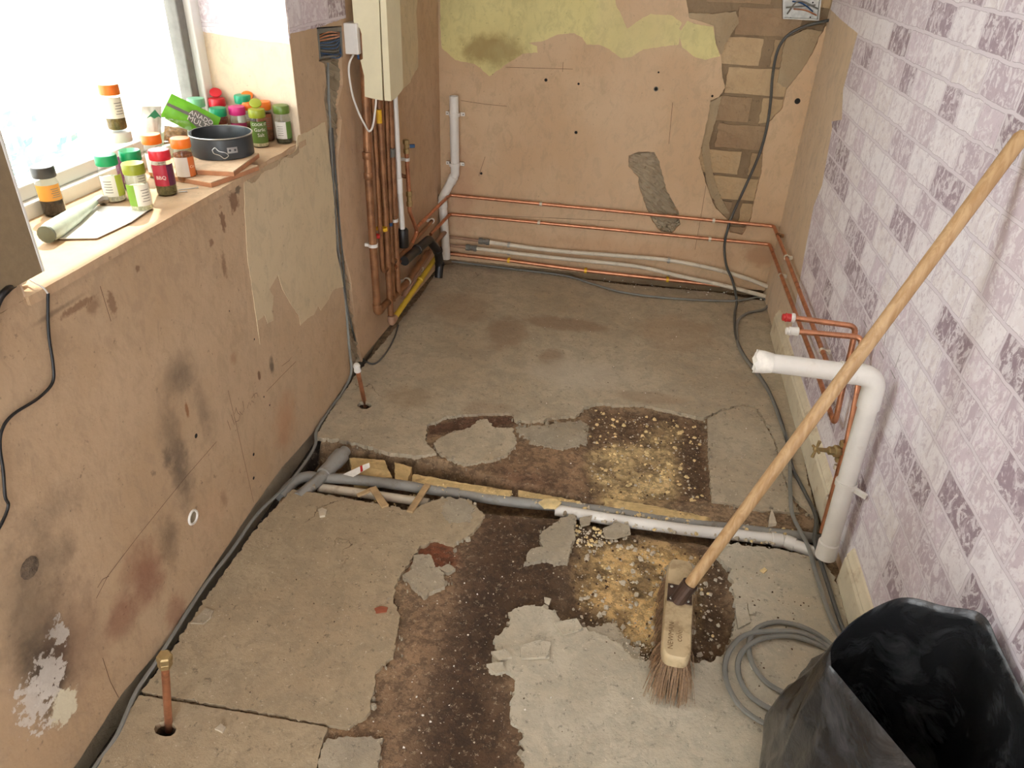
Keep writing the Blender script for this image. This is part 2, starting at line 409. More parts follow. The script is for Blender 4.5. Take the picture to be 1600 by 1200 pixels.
def screed(name, a, b, dk=.5, stains=()):
    N = NT(name, .82)
    x = N.mix(N.rng(N.noise(2.2, 6, .6), .3, .7), a, b)
    x = N.mix(N.math('MULTIPLY', N.rng(N.noise(7, 5, .72, None, .8), .44, .64), dk), x, tuple(c*.55 for c in a[:3])+(1,))
    x = N.mix(N.math('MULTIPLY', N.rng(N.noise(1.3, 3, .6, N.mapped((.5, 1.4, 1)), 1.0), .5, .72), .25), x, srgb(178, 150, 118))
    x = N.mix(N.math('MULTIPLY', N.rng(N.noise(17, 6, .8, None, .6), .45, .60), .6), x, tuple(c*.68 for c in a[:3])+(1,))
    x = N.mix(N.math('MULTIPLY', N.rng(N.noise(48, 4, .78), .58, .66), .75), x, tuple(c*.4 for c in a[:3])+(1,))
    x = N.mix(N.math('MULTIPLY', N.rng(N.noise(90, 3, .8), .62, .70), .6), x, srgb(226, 214, 192))
    for (px, py, rx, ry, col, al) in stains:
        P = fl(px, py); x = N.mix(N.math('MULTIPLY', N.spot((P.x, P.y, 0), (rx, ry, .3), soft=.45, nscale=9, namp=.5), al), x, col)
    v = N.n.new('ShaderNodeTexVoronoi'); v.feature = 'DISTANCE_TO_EDGE'; v.inputs['Scale'].default_value = 3.2
    dn = N.n.new('ShaderNodeTexNoise'); dn.inputs['Scale'].default_value = 7; dn.inputs['Detail'].default_value = 6; N.l(N.tc, dn.inputs['Vector'])
    sc_ = N.n.new('ShaderNodeVectorMath'); sc_.operation = 'SCALE'; sc_.inputs['Scale'].default_value = .35; N.l(dn.outputs['Color'], sc_.inputs[0])
    ad = N.n.new('ShaderNodeVectorMath'); N.l(N.tc, ad.inputs[0]); N.l(sc_.outputs[0], ad.inputs[1]); N.l(ad.outputs[0], v.inputs['Vector'])
    crk = N.math('MULTIPLY', N.rng(v.outputs['Distance'], .002, .008, 1, 0), N.rng(N.noise(1.7, 3), .57, .66))
    x = N.mix(N.math('MULTIPLY', crk, .75), x, srgb(70, 52, 38))
    N.color(x)
    N.bump(N.math('SUBTRACT', N.noise(18, 6, .72), N.math('MULTIPLY', crk, .6)), .7, .007)
    return N.m
M_scFar = screed('far_screed', srgb(192, 180, 156), srgb(178, 162, 136), .4, [(790, 520, .10, .16, srgb(138, 112, 88), .5), (880, 505, .22, .07, srgb(138, 112, 88), .55), (860, 560, .06, .09, srgb(138, 112, 88), .5), (900, 585, .22, .13, srgb(196, 186, 166), .5), (720, 480, .16, .2, srgb(160, 134, 106), .35), (640, 620, .12, .08, srgb(150, 128, 100), .4), (1060, 520, .2, .2, srgb(168, 140, 110), .35), (760, 640, .12, .06, srgb(138, 112, 88), .35), (1010, 620, .14, .05, srgb(150, 126, 100), .4)])
M_scPale = screed('pale_screed', srgb(196, 188, 168), srgb(182, 170, 146), .3)
M_scLeft = screed('left_screed', srgb(180, 164, 136), srgb(168, 150, 122), .25)
M_scGrey = screed('grey_flake', srgb(178, 168, 148), srgb(162, 148, 124), .35)

# substrate of the floor: exposed layers' colours, with shade painted into holes and gap
N = NT('exposed_floor_base', .9)
at_ = N.n.new('ShaderNodeAttribute'); at_.attribute_name = 'Col'
x = at_.outputs['Color']
x = N.mix(N.math('MULTIPLY', N.rng(N.noise(42, 5, .8), .44, .58), .85), x, N.mix(.6, x, (.03, .018, .012, 1)))
x = N.mix(N.math('MULTIPLY', N.rng(N.noise(70, 4, .8), .57, .66), .65), x, N.mix(.45, x, (.75, .62, .42, 1)))
N.color(x); N.bump(N.noise(45, 6, .75), .9, .008)
M_base = N.m

# ================================================================== floor
def grid_noise(nx, ny, cells, seed):
    r = np.random.RandomState(seed); g = r.rand(cells[1]+2, cells[0]+2)
    X = np.linspace(0, cells[0], nx); Y = np.linspace(0, cells[1], ny)
    xi = X.astype(int); yi = Y.astype(int); fx = X-xi; fy = Y-yi
    fx = fx*fx*(3-2*fx); fy = fy*fy*(3-2*fy)
    a = g[np.ix_(yi, xi)]; b = g[np.ix_(yi, xi+1)]; c = g[np.ix_(yi+1, xi)]; d = g[np.ix_(yi+1, xi+1)]
    return (a*(1-fx)+b*fx)*(1-fy)[:, None]+(c*(1-fx)+d*fx)*fy[:, None]
X0, X1, Y0, Y1, ST = XL-.06, XR+.02, .30, YB+.03, .0055
nx, ny = int((X1-X0)/ST)+1, int((Y1-Y0)/ST)+1
gx = np.linspace(X0, X1, nx); gy = np.linspace(Y0, Y1, ny); GX, GY = np.meshgrid(gx, gy)
def fbm(c, seed):
    s = np.zeros((ny, nx)); a = 1; t = 0
    for k in range(4):
        q = c*2**k; s += a*grid_noise(nx, ny, (int(q*(X1-X0))+1, int(q*(Y1-Y0))+1), seed+k); t += a; a *= .55
    return s/t-.5
N1, N2, N3 = fbm(6, 1), fbm(14, 20), fbm(40, 40)
def sdist(poly):
    P = np.array(poly); n = len(P); ins = np.zeros(GX.shape, bool); d = np.full(GX.shape, 9.)
    x_ = GX+.03*N2; y_ = GY+.03*np.roll(N2, 37, 0)
    for i in range(n):
        ax, ay = P[i]; bx, by = P[(i+1) % n]
        cnd = ((ay > y_) != (by > y_)); xx = (bx-ax)*(y_-ay)/((by-ay) if abs(by-ay) > 1e-9 else 1e-9)+ax
        ins ^= cnd & (x_ < xx)
        L = (bx-ax)**2+(by-ay)**2+1e-12; t = np.clip(((x_-ax)*(bx-ax)+(y_-ay)*(by-ay))/L, 0, 1)
        d = np.minimum(d, np.hypot(x_-ax-t*(bx-ax), y_-ay-t*(by-ay)))
    return np.where(ins, d, -d)
def pmask(pix, soft=.01):
    return np.clip(sdist([uvF(p) for p in pix])/soft*.5+.5, 0, 1)
Z = -.011+.004*N2+.003*N3
C = np.zeros((ny, nx, 3)); C[:] = srgb(160, 134, 104)[:3]
def paint(pix, col, soft=.02, a=1.0, nm=None):
    global C
    mk = pmask(pix, soft)*a
    if nm is not None: mk = mk*nm
    C = C*(1-mk[..., None])+np.array(srgb(*col)[:3])*mk[..., None]; return mk
paint([(500, 1150), (590, 1050), (660, 850), (770, 780), (860, 1000), (815, 1400), (400, 1400)], (150, 122, 94), .05)
paint([(640, 850), (700, 838), (715, 880), (680, 900), (640, 890)], (140, 84, 56), .02)
paint([(752, 786), (900, 800), (895, 880), (885, 965), (800, 1000), (765, 1060), (820, 1130), (825, 1400), (640, 1400), (660, 1180), (700, 1040), (740, 900)], (88, 66, 46), .06)
paint([(735, 880), (770, 830), (760, 960), (730, 1080), (690, 1200), (650, 1250), (690, 1060)], (58, 40, 28), .06, .8)
paint([(665, 680), (670, 660), (720, 648), (800, 645), (815, 660), (760, 668), (700, 672)], (116, 84, 64), .015)
paint([(720, 730), (800, 690), (920, 660), (925, 770), (840, 765)], (154, 124, 94), .05)
paint([(770, 720), (850, 740), (905, 768), (800, 752)], (122, 90, 68), .03, .8)
paint([(925, 628), (1103, 652), (1113, 778), (912, 775)], (128, 102, 76), .015)
k1 = paint([(922, 700), (960, 690), (1000, 690), (1040, 655), (1060, 665), (1062, 755), (1040, 780), (940, 778)], (222, 194, 140), .03, 1.0, np.clip(N2*4+N3*2+1.15, .4, 1))
k1b = paint([(995, 700), (1030, 705), (1020, 735), (985, 735)], (150, 126, 94), .04, .7)
paint([(1065, 680), (1103, 670), (1110, 770), (1068, 765)], (100, 76, 54), .03, .9)
paint([(905, 815), (1110, 850), (1145, 900), (1135, 1030), (1000, 1020), (880, 965)], (108, 84, 60), .02)
k2 = paint([(910, 852), (930, 845), (1045, 842), (1095, 870), (1085, 960), (1035, 1000), (985, 990), (925, 950), (900, 905)], (226, 190, 130), .03, 1.0, np.clip(N2*4+N3*2+1.15, .4, 1))
paint([(1000, 870), (1045, 868), (1045, 985), (1010, 960)], (238, 200, 136), .03, .5, np.clip(N2*5+.6, 0, 1))
paint([(925, 870), (990, 860), (980, 930), (925, 930)], (190, 150, 96), .05, .6, np.clip(N1*5+.5, 0, 1))
k3 = np.maximum(pmask([(905, 815), (1110, 850), (1145, 900), (1135, 1030), (1000, 1020), (880, 965)], .02), pmask([(925, 628), (1103, 652), (1113, 778), (912, 775)], .02))
Z = Z-.012*k3+.012*N3*k3
# trench
TR = [(486, 688), (530, 690), (607, 707), (707, 722), (800, 752), (905, 776), (1000, 793), (1110, 812), (1240, 826), (1285, 826), (1296, 872), (1215, 858), (1120, 846), (1000, 828), (890, 806), (760, 792), (640, 794), (600, 788), (458, 766), (440, 764)]
tm = pmask(TR, .012)
deep = np.clip((0.05-GX)/.7, 0, 1)
Z = Z-tm*(.040+.035*deep)+tm*.012*N3
C = C*(1-tm[..., None])+tm[..., None]*(np.array(srgb(132, 106, 78)[:3])*(1+.8*N2[..., None]))
for _p in ((258, 1139, 20, 14), (569, 633, 13, 8)):  # holes round the stubs, sunk and painted dark for their shade
    hm = pmask([(_p[0]+_p[2]*math.cos(i*.524), _p[1]+_p[3]*math.sin(i*.524)) for i in range(12)], .006)
    Z = Z-.05*hm; C = C*(1-hm[..., None])+hm[..., None]*np.array(srgb(40, 32, 26)[:3])
# open gap along the window wall, sunk, its shade painted into the colour
gm = np.clip((XL+.035+.02*N2-GX)/.012, 0, 1)*np.clip((2.6-GY)/.3, 0, 1)
Z = Z-gm*.06; C = C*(1-gm[..., None])+gm[..., None]*np.array(srgb(58, 50, 42)[:3])
hb = np.clip((YB-.06+.03*N2-GY)/.02, 0, 1)      # rubble strip at the foot of the end wall
C = C*hb[..., None]+(1-hb[..., None])*np.array(srgb(112, 90, 66)[:3])
C *= (1+.5*N2+.3*N1)[..., None]
idx = np.arange(nx*ny).reshape(ny, nx)
Q = np.stack([idx[:-1, :-1], idx[:-1, 1:], idx[1:, 1:], idx[1:, :-1]], -1).reshape(-1, 4)
V = np.stack([GX, GY, Z], -1).reshape(-1, 3)
# plain floor further back in the room
ex = np.array([[X0, -2.0, -.012], [X1, -2.0, -.012], [X1, Y0, -.012], [X0, Y0, -.012]])
V = np.vstack([V, ex]); Q = np.vstack([Q, [[nx*ny, nx*ny+1, nx*ny+2, nx*ny+3]]])
me = bpy.data.meshes.new('floor'); me.vertices.add(len(V)); me.vertices.foreach_set('co', V.ravel().astype(np.float32))
me.loops.add(Q.size); me.loops.foreach_set('vertex_index', Q.ravel().astype(np.int32))
me.polygons.add(len(Q)); me.polygons.foreach_set('loop_start', np.arange(0, Q.size, 4, dtype=np.int32)); me.polygons.foreach_set('loop_total', np.full(len(Q), 4, np.int32))
me.update(calc_edges=True)
ca = me.color_attributes.new('Col', 'FLOAT_COLOR', 'POINT')
cc = np.ones((len(V), 4), np.float32); cc[:nx*ny, :3] = np.clip(C, .003, 1).reshape(-1, 3); cc[nx*ny:, :3] = srgb(150, 128, 100)[:3]
ca.data.foreach_set('color', cc.ravel()); me.materials.append(M_base)
me.polygons.foreach_set('use_smooth', [True]*len(me.polygons))
floor = tag(link('floor', me), 'broken screed floor with dark adhesive stains and a pipe trench', kind='structure')

EDGES = []
def plate(pix, mat, top=0.0, bot=-.016, amp=.004, step=.006, seed=0.0, name='screed_plate', label=None, holes=()):
    amp *= 2.0; EDGES.append([uvF(p) for p in pix])
    lp = [ragged([uvF(p) for p in pix], amp, step*.7, seed)]+[ragged([uvF(p) for p in h], amp, step, seed+2) for h in holes]
    o = obj(name, slab(FL, lp, bot, top), mat, floor)
    if label: o['label'] = label
    return o
def circ(px, py, rx, ry, n=12): return [(px+rx*math.cos(2*math.pi*i/n), py+ry*math.sin(2*math.pi*i/n)) for i in range(n)]
ledge = lambda px, py: (px, py)
plate([(118, 1255), (150, 1203), (217, 1086), (512, 1136), (502, 1165), (480, 1260), (400, 1420), (0, 1420)], M_scLeft, seed=1, amp=.0008, label='screed sheet in front of the straight joint', holes=[circ(258, 1139, 17, 12)])
plate([(222, 1080), (262, 1026), (330, 922), (400, 826), (458, 764), (520, 775), (600, 789), (640, 797), (690, 777), (735, 783), (757, 806), (741, 830), (710, 851), (679, 843), (656, 853), (640, 880), (620, 905), (614, 940), (623, 955), (623, 985), (614, 1027), (588, 1047), (584, 1082), (579, 1111), (559, 1128), (538, 1137), (514, 1132)], M_scLeft, seed=2, amp=.0028, label='large smooth screed sheet beside the window wall')
plate([(505, 1160), (540, 1150), (598, 1155), (590, 1200), (575, 1260), (500, 1330), (470, 1300)], M_scGrey, seed=3, name='screed_patch')
plate([(648, 867), (672, 868), (679, 884), (695, 896), (695, 917), (681, 921), (664, 932), (645, 917), (631, 900), (643, 890)], M_scGrey, top=.002, seed=4, amp=.003, name='screed_patch', label='lone grey screed flake on brown floor')
plate([(685, 888), (700, 880), (712, 888), (700, 895)], M_scGrey, seed=5, amp=.002, name='screed_patch')
plate([(862, 820), (889, 803), (900, 806), (898, 837), (887, 878), (869, 880), (846, 874), (819, 882), (827, 861), (846, 853), (844, 834)], M_scGrey, top=.001, seed=6, amp=.004, name='screed_patch', label='screed island between dark strip and yellow square')
plate([(817, 1420), (817, 1200), (816, 1147), (800, 1128), (800, 1097), (807, 1062), (788, 1045), (765, 1047), (767, 1027), (776, 1016), (776, 993), (796, 977), (794, 958), (819, 946), (850, 946), (869, 958), (877, 971), (904, 977), (931, 989), (974, 1008), (986, 1027), (1020, 1034), (1098, 1034), (1128, 1026), (1140, 1005), (1152, 960), (1146, 925), (1140, 890), (1122, 868), (1128, 848), (1170, 852), (1215, 858), (1260, 868), (1288, 878), (1310, 915), (1330, 990), (1400, 1250), (1450, 1420)], M_scPale, seed=7, amp=.004, label='pale grey screed under the broom and cable coil')
plate([(492, 684), (530, 686), (575, 697), (607, 706), (650, 712), (682, 708), (664, 690), (668, 664), (700, 650), (740, 647), (800, 645), (806, 658), (848, 657), (857, 652), (900, 650), (913, 636), (932, 629), (965, 632), (1007, 632), (1050, 642), (1098, 652), (1104, 650), (1127, 639), (1160, 631), (1179, 634), (1195, 655), (1212, 688), (1222, 730), (1238, 775), (1278, 812), (1262, 748), (1240, 640), (1215, 545), (1202, 472), (1120, 457), (960, 443), (900, 434), (820, 424), (720, 412), (690, 414), (660, 458), (618, 512), (600, 535), (578, 560), (553, 590), (515, 645)], M_scFar, seed=8, amp=.003, label='wide far screed sheet up to the end wall', holes=[circ(569, 633, 11, 6)])
plate([(1106, 652), (1128, 641), (1160, 633), (1178, 636), (1193, 656), (1210, 689), (1220, 731), (1236, 776), (1250, 800), (1180, 795), (1113, 780), (1108, 715)], M_scFar, top=-.004, seed=9, amp=.0015, name='screed_patch', label='sunken screed piece by the skirting')
plate([(679, 692), (685, 685), (700, 677), (725, 670), (742, 662), (750, 654), (761, 654), (775, 667), (800, 668), (808, 690), (792, 711), (757, 721), (725, 725), (707, 718), (684, 707)], M_scFar, top=-.001, seed=10, amp=.004, name='screed_patch', label='grey screed island above the trench')
plate([(805, 665), (850, 662), (905, 655), (918, 660), (916, 690), (880, 700), (830, 690)], M_scGrey, top=-.006, seed=11, amp=.006, name='screed_patch')
plate([(960, 968), (990, 1012), (1010, 1030), (985, 1034), (940, 1012), (905, 985)], M_scGrey, top=-.004, seed=12, amp=.005, name='screed_patch')
plate([(1043, 882), (1075, 876), (1090, 884), (1086, 930), (1050, 935), (1040, 905)], M_scGrey, top=-.005, seed=13, amp=.003, name='screed_patch')
plate([(700, 778), (725, 780), (742, 795), (735, 815), (700, 818), (690, 800)], M_scGrey, top=.002, bot=-.01, seed=14, amp=.004, name='screed_patch')

# ================================================================== walls
def block(fr, u0, u1, v0, v1, n0, n1):
    return slab(fr, [[(u0, v0), (u1, v0), (u1, v1), (u0, v1)]], n0, n1, back=True)
ZT = 2.40
# window wall
WY0, WY1, WZ0, WZ1, WX = .945, 2.04, .915, 2.12, -1.205
chaseL = [(498, 96), (507, 100), (510, 128), (506, 155), (511, 187), (513, 227), (517, 267), (521, 307), (524, 360), (525, 392), (533, 429), (539, 467), (541, 507), (544, 536), (547, 590)]
chaseR = [(534, 90), (536, 133), (528, 165), (534, 187), (532, 213), (528, 253), (532, 315), (531, 333), (536, 387), (549, 440), (552, 472), (555, 507), (562, 545), (566, 566)]
cl = [uvL(p) for p in chaseL]; cr = [uvL(p) for p in chaseR]
yc = YK-.04
T = .018
# masonry behind
mas = join(slab(FLW, [[(-2.0, -.1), (WY0, -.1), (WY0, ZT), (-2.0, ZT)]], -.26, -T, back=True),
           slab(FLW, [[(WY0, -.1), (WY1, -.1), (WY1, WZ0-.03), (WY0, WZ0-.03)]], -.26, -T, back=True),
           slab(FLW, [[(WY0, WZ1), (WY1, WZ1), (WY1, ZT), (WY0, ZT)]], -.26, -T, back=True),
           slab(FLW, [[(WY1, -.1), (YK, -.1), (YK, ZT), (WY1, ZT)]], -.26, -T, back=True),
           slab(FLW, [[(YK, -.1), (YB+.1, -.1), (YB+.1, ZT), (YK, ZT)]], -.26, -T, back=True))
wall_left = tag(obj('wall_left', mas, M_stone, loc=(0, 0, 0)), 'pink plastered window wall with a cable chase', kind='structure')
low = [( -2.0, .012), (.3, .012)]+[uvL(p) for p in ((121, 1192), (189, 1086), (259, 1003), (325, 899), (400, 786), (440, 731), (490, 675))]
nearp = low+[(cl[-1][0]-.01, .01)]+cl[::-1]+[uvL((495, 88)), uvL((493, 41)), (uvL((493, 41))[0], ZT), (WY1, ZT), (WY1, WZ1), (WY0, WZ1), (WY0, WZ0), (WY1, WZ0), (WY1, ZT-.001)]
nearp = low+[(cl[-1][0]-.01, .01)]+cl[::-1]+[uvL((499, 93)), uvL((495, 43)), (uvL((495, 43))[0], ZT), (WY1, ZT)]
# split the plaster round the window opening
a_ = [p for p in low]
pl1 = low+[(cl[-1][0]-.01, .01)]+cl[::-1]+[uvL((499, 93)), uvL((495, 43)), (uvL((495, 43))[0], ZT), (WY1, ZT), (WY1, WZ0-.004), (-2.0, WZ0-.004)]
obj('plaster_coat', slab(FLW, [ragged(pl1, .0018, .012, 3.)], -T-.01, 0), M_plL, wall_left)
obj('plaster_coat', slab(FLW, [[(-2.0, WZ0-.004), (WY0, WZ0-.004), (WY0, ZT), (-2.0, ZT)]], -T-.01, 0), M_plL, wall_left)
obj('plaster_coat', slab(FLW, [[(WY0, WZ1), (WY1, WZ1), (WY1, ZT), (WY0, ZT)]], -T-.01, 0), M_plL, wall_left)
sq = [uvL((534, 40)), uvL((536, 88))]
pl2 = [(YB, .012), (YB, ZT), (uvL((534, 40))[0], ZT)]+sq+cr+[(cr[-1][0]+.01, .015)]
pl2a = [q for q in pl2]
obj('plaster_coat', slab(FLW, [ragged(pl2a, .0018, .012, 5.)], -T-.01, 0), M_plLf, wall_left)
obj('plaster_coat', slab(FLW, [[uvL((495, 43)), uvL((534, 40)), (uvL((534, 40))[0], ZT), (uvL((495, 43))[0], ZT)]], -T-.01, -.0004), M_plL, wall_left)
# reveals and window head, plastered
obj('reveal', slab(lambda u, v, n: Vector((u, WY1-n, v)), [[(WX-.03, WZ0), (XL-.0002, WZ0), (XL-.0002, WZ1), (WX-.03, WZ1)]], -.02, .004), M_plR, wall_left)
obj('reveal', slab(lambda u, v, n: Vector((u, WY0+n, v)), [[(WX-.03, WZ0), (XL-.0002, WZ0), (XL-.0002, WZ1), (WX-.03, WZ1)]], -.02, .004), M_plR, wall_left)
obj('reveal', slab(lambda u, v, n: Vector((u, v, WZ1-n)), [[(WX-.03, WY0), (XL-.0002, WY0), (XL-.0002, WY1), (WX-.03, WY1)]], -.02, .004), M_plR, wall_left)
# faded wallpaper left on the reveal and the wall beside it
obj('wallpaper_remnant', slab(lambda u, v, n: Vector((u, WY1-n, v)), [ragged([(at(308, 47, 1, WY1).x, at(308, 47, 1, WY1).z), (at(380, 60, 1, WY1).x, at(380, 60, 1, WY1).z), (XL, at(448, 68, 1, WY1).z), (XL, WZ1), (WX, WZ1)], .0015, .01, 2.)], .004, .0055), M_wpRev, wall_left)
obj('wallpaper_remnant', slab(FLW, [ragged([(WY1, uvL((449, 62))[1]), uvL((450, 53)), uvL((500, 42)), uvL((540, 28)), (uvL((545, 20))[0], ZT), (WY1, ZT)], .0015, .01, 4.)], 0, .0012), M_wpL, wall_left)
creamL = [(381, 277), (425, 255), (462, 236), (464, 212), (480, 206), (507, 190), (513, 227), (517, 267), (521, 307), (524, 360), (525, 392), (533, 429), (536, 448), (520, 453), (512, 470), (501, 485), (497, 478), (490, 492), (480, 498), (469, 508), (466, 492), (455, 477), (441, 452), (434, 430), (420, 452), (427, 463), (425, 487), (427, 501), (418, 505), (413, 493), (402, 501), (406, 538), (396, 470), (386, 400), (382, 330)]
obj('paint_patch', slab(FLW, [ragged([uvL(p) for p in creamL], .0022, .008, 6.)], 0, .0012), M_cream, wall_left)['label'] = 'peeling cream paint below the sill end'
creamB = [(600, 0), (655, -30), (650, 20), (653, 70), (653, 105), (645, 118), (640, 130), (628, 140), (620, 152), (604, 150)]
obj('paint_patch', slab(FLW, [ragged([uvL(p) for p in creamB], .002, .008, 7.)], 0, .0012), M_cream, wall_left)
# rough stuff seen in the chase
def rough_strip(name, left, right, fr, n, mat, parent, amp=.006, cols=5, wn=.5):
    V = []; Fc = []; k = max(len(left), len(right))*8
    def samp(L, t):
        f = t*(len(L)-1); i = min(int(f), len(L)-2); return Vector(L[i]).lerp(Vector(L[i+1]), f-i)
    for j in range(k):
        a, b = samp(left, j/(k-1)), samp(right, j/(k-1)); a = a+(a-b)*.1; b = b+(b-a)*.1
        for i in range(cols):
            p = a.lerp(b, i/(cols-1)); e = nz(p.x*38, p.y*38, wn)+.7*nz(p.x*95, p.y*95, wn+2)+.4*nz(p.x*220, p.y*220, wn+5)
            V.append(fr(p.x, p.y, n+amp*e))
    for j in range(k-1):
        for i in range(cols-1): q = j*cols+i; Fc.append((q, q+1, q+cols+1, q+cols))
    return obj(name, (V, Fc), mat, parent)
rough_strip('exposed_masonry', cl, cr, FLW, -.012, M_stone, wall_left, .010, 9)
# pencil marks on the plaster
def mark(pts, uvf, fr, wd=.0012, mat=None, parent=None, name='pencil_mark', n=.0006):
    P = [Vector(uvf(p)) for p in pts]; V = []; Fc = []
    for i, p in enumerate(P):
        d = (P[min(i+1, len(P)-1)]-P[max(i-1, 0)]).normalized(); s = Vector((-d.y, d.x))*wd*.5
        V += [fr(*(p+s), n), fr(*(p-s), n)]
    for i in range(len(P)-1): Fc.append((2*i, 2*i+1, 2*i+3, 2*i+2))
    return obj(name, (V, Fc), mat or M_pencil, parent)
for q in ([(356, 610), (368, 660), (396, 785)], [(462, 565), (440, 587), (416, 612)], [(338, 690), (290, 745), (215, 838), (168, 900), (150, 935)], [(170, 900), (160, 905), (152, 918)], [(160, 1028), (172, 1065), (185, 1090)],
          [(355, 657), (360, 672)], [(361, 648), (366, 664)], [(368, 637), (371, 645), (375, 648), (373, 657), (368, 659)], [(366, 647), (369, 637)], [(379, 627), (381, 640), (378, 648), (374, 643)], [(386, 638), (389, 628), (391, 633), (393, 626), (396, 629)], [(393, 622), (398, 615), (401, 614), (403, 620)], [(398, 622), (396, 615)],
          [(156, 447), (163, 470), (173, 502)], [(440, 572), (452, 563), (455, 558)]):
    mark(q, uvL, FLW, .0013, None, wall_left)
# fixing holes: flat discs, their inner shade put into the colour
def hole(px, py, r, uvf, fr, parent, mat=None, rim=None):
    u, v = uvf((px, py)); V = [fr(u+r*math.cos(2*math.pi*i/12)*(1+.2*nz(i, px)), v+r*math.sin(2*math.pi*i/12)*(1+.2*nz(i, py)), .0007) for i in range(12)]
    obj('screw_hole', (V, [tuple(range(12))]), mat or M_dark, parent)
    if rim:
        V = []; Fc = []
        for i in range(16):
            t = 2*math.pi*i/16
            for q, n in ((r, .0005), (r*1.12, .004), (r*1.35, .004), (r*1.45, 0)): V.append(fr(u+q*math.cos(t), v+q*math.sin(t), n))
        for i in range(16):
            for j in range(3): a = i*4+j; b = ((i+1) % 16)*4+j; Fc.append((a, a+1, b+1, b))
        obj('hole_collar', (V, Fc), rim, parent, True)
for q in ((306, 681, .006), (396, 710, .005), (396, 747, .005), (358, 486, .002), (397, 530, .003), (412, 620, .003), (421, 633, .003)): hole(*q, uvL, FLW, wall_left)
hole(46, 887, .021, uvL, FLW, wall_left, simple('hole_rubble', srgb(104, 90, 74), .9, 0, .4, 80, .8))
hole(301, 808, .014, uvL, FLW, wall_left, M_stone, M_whpl)

# end wall: brickwork, with plaster over it that has broken away
wall_back = tag(obj('wall_back', slab(FBW, [[(XL-.1, -.1), (XR+.1, -.1), (XR+.1, ZT), (XL-.1, ZT)]], -.2, -.025, back=True), M_joint, loc=(0, 0, 0)), 'end wall of pink plaster broken back to brick', kind='structure')
gap = [(1071, -200), (1072, 0), (1077, 28), (1115, 40), (1118, 67), (1127, 87), (1128, 117), (1133, 137), (1123, 152), (1110, 157), (1105, 187), (1098, 220), (1092, 247), (1103, 287), (1117, 323), (1137, 343), (1140, 363), (1160, 367), (1173, 343), (1177, 320), (1190, 267), (1193, 227), (1200, 193), (1222, 170), (1229, 140), (1253, 110), (1270, 84), (1280, 58), (1290, 30)]
hole2 = [(982, 243), (1000, 237), (1023, 238), (1030, 253), (1032, 263), (1043, 300), (1060, 330), (1063, 350), (1050, 365), (1033, 363), (1020, 347), (1007, 317), (998, 290), (997, 277), (982, 260)]
gp = [uvB(p) for p in gap]
outl = [(XL+.045, .03), (XR, .03), (XR, uvB((1290, 30))[1]-.02)]+gp[::-1][1:]+[(gp[0][0], ZT), (XL+.045, ZT)]
obj('plaster_coat', slab(FBW, [ragged(outl, .003, .01, 11.), ragged([uvB(p) for p in hole2], .003, .007, 12.)], -.024, 0), M_plB, wall_back)
uc = [(1060, -200), (1065, 0), (1072, 20), (1115, 22), (1150, 18), (1155, 35), (1133, 70), (1128, 85), (1100, 80), (1070, 45)]
obj('undercoat_patch', slab(FBW, [ragged([uvB(p) for p in uc], .003, .008, 13.)], -.03, -.007), M_under, wall_back)
uc2 = [(1095, 225), (1110, 160), (1128, 150), (1118, 190), (1108, 225), (1112, 262), (1122, 300), (1140, 335), (1125, 335), (1105, 290)]
obj('undercoat_patch', slab(FBW, [ragged([uvB(p) for p in uc2], .003, .008, 14.)], -.03, -.010), M_under, wall_back)
uc3 = [(1228, 60), (1262, 45), (1285, 50), (1256, 108), (1232, 140), (1215, 130), (1222, 90)]
obj('undercoat_patch', slab(FBW, [ragged([uvB(p) for p in uc3], .004, .008, 15.)], -.03, -.008), M_under, wall_back)
M_bricks = [plaster('old_brick_%d' % i, srgb(*a), srgb(*b), [], 1.0) for i, (a, b) in enumerate((((190, 164, 126), (176, 148, 110)), ((166, 140, 108), (150, 122, 92)), ((182, 156, 120), (166, 138, 102)), ((196, 170, 132), (180, 152, 114))))]
bz0 = uvB((1180, 455 / 3))[1]; pit = .113
for r in range(-8, 9):
    zc = bz0+pit*.5+r*pit
    if zc > 1.75 or zc < .2: continue
    offs = .13 if r % 2 else 0.0
    for c in range(6):
        xc = .20+offs+c*.262
        if xc > XR-.02 or xc < .25: continue
        w_ = min(.25, 2*(XR-xc)); hgt = .101
        bm = bmesh.new(); bmesh.ops.create_cube(bm, size=1)
        for v in bm.verts: v.co = Vector((v.co.x*w_, v.co.y*.05, v.co.z*hgt))
        bmesh.ops.subdivide_edges(bm, edges=[e for e in bm.edges if abs((e.verts[0].co-e.verts[1].co).y) < .01], cuts=5, use_grid_fill=True)
        V = [Vector((xc, YB+.018+.025+.004*nz(r, c), zc))+v.co+Vector((nz(v.co.x*40+c, v.co.z*40, r), nz(v.co.x*30, v.co.z*30+c, r+.5)*.7, nz(v.co.z*40, v.co.x*40, r+c)))*.007 for v in bm.verts]
        bm.verts.ensure_lookup_table(); Fc = [tuple(v.index for v in f.verts) for f in bm.faces]; bm.free()
        obj('brick', (V, Fc), M_bricks[(r*3+c*7) % 4], wall_back)
h2 = [uvB(p) for p in hole2]
rough_strip('exposed_masonry', [h2[0], h2[-1], h2[-2], h2[-4], h2[-5], h2[9]], [h2[2], h2[4], h2[5], h2[6], h2[7], h2[8]], FBW, -.016, M_stone, wall_back, .014, 16, 3.3)
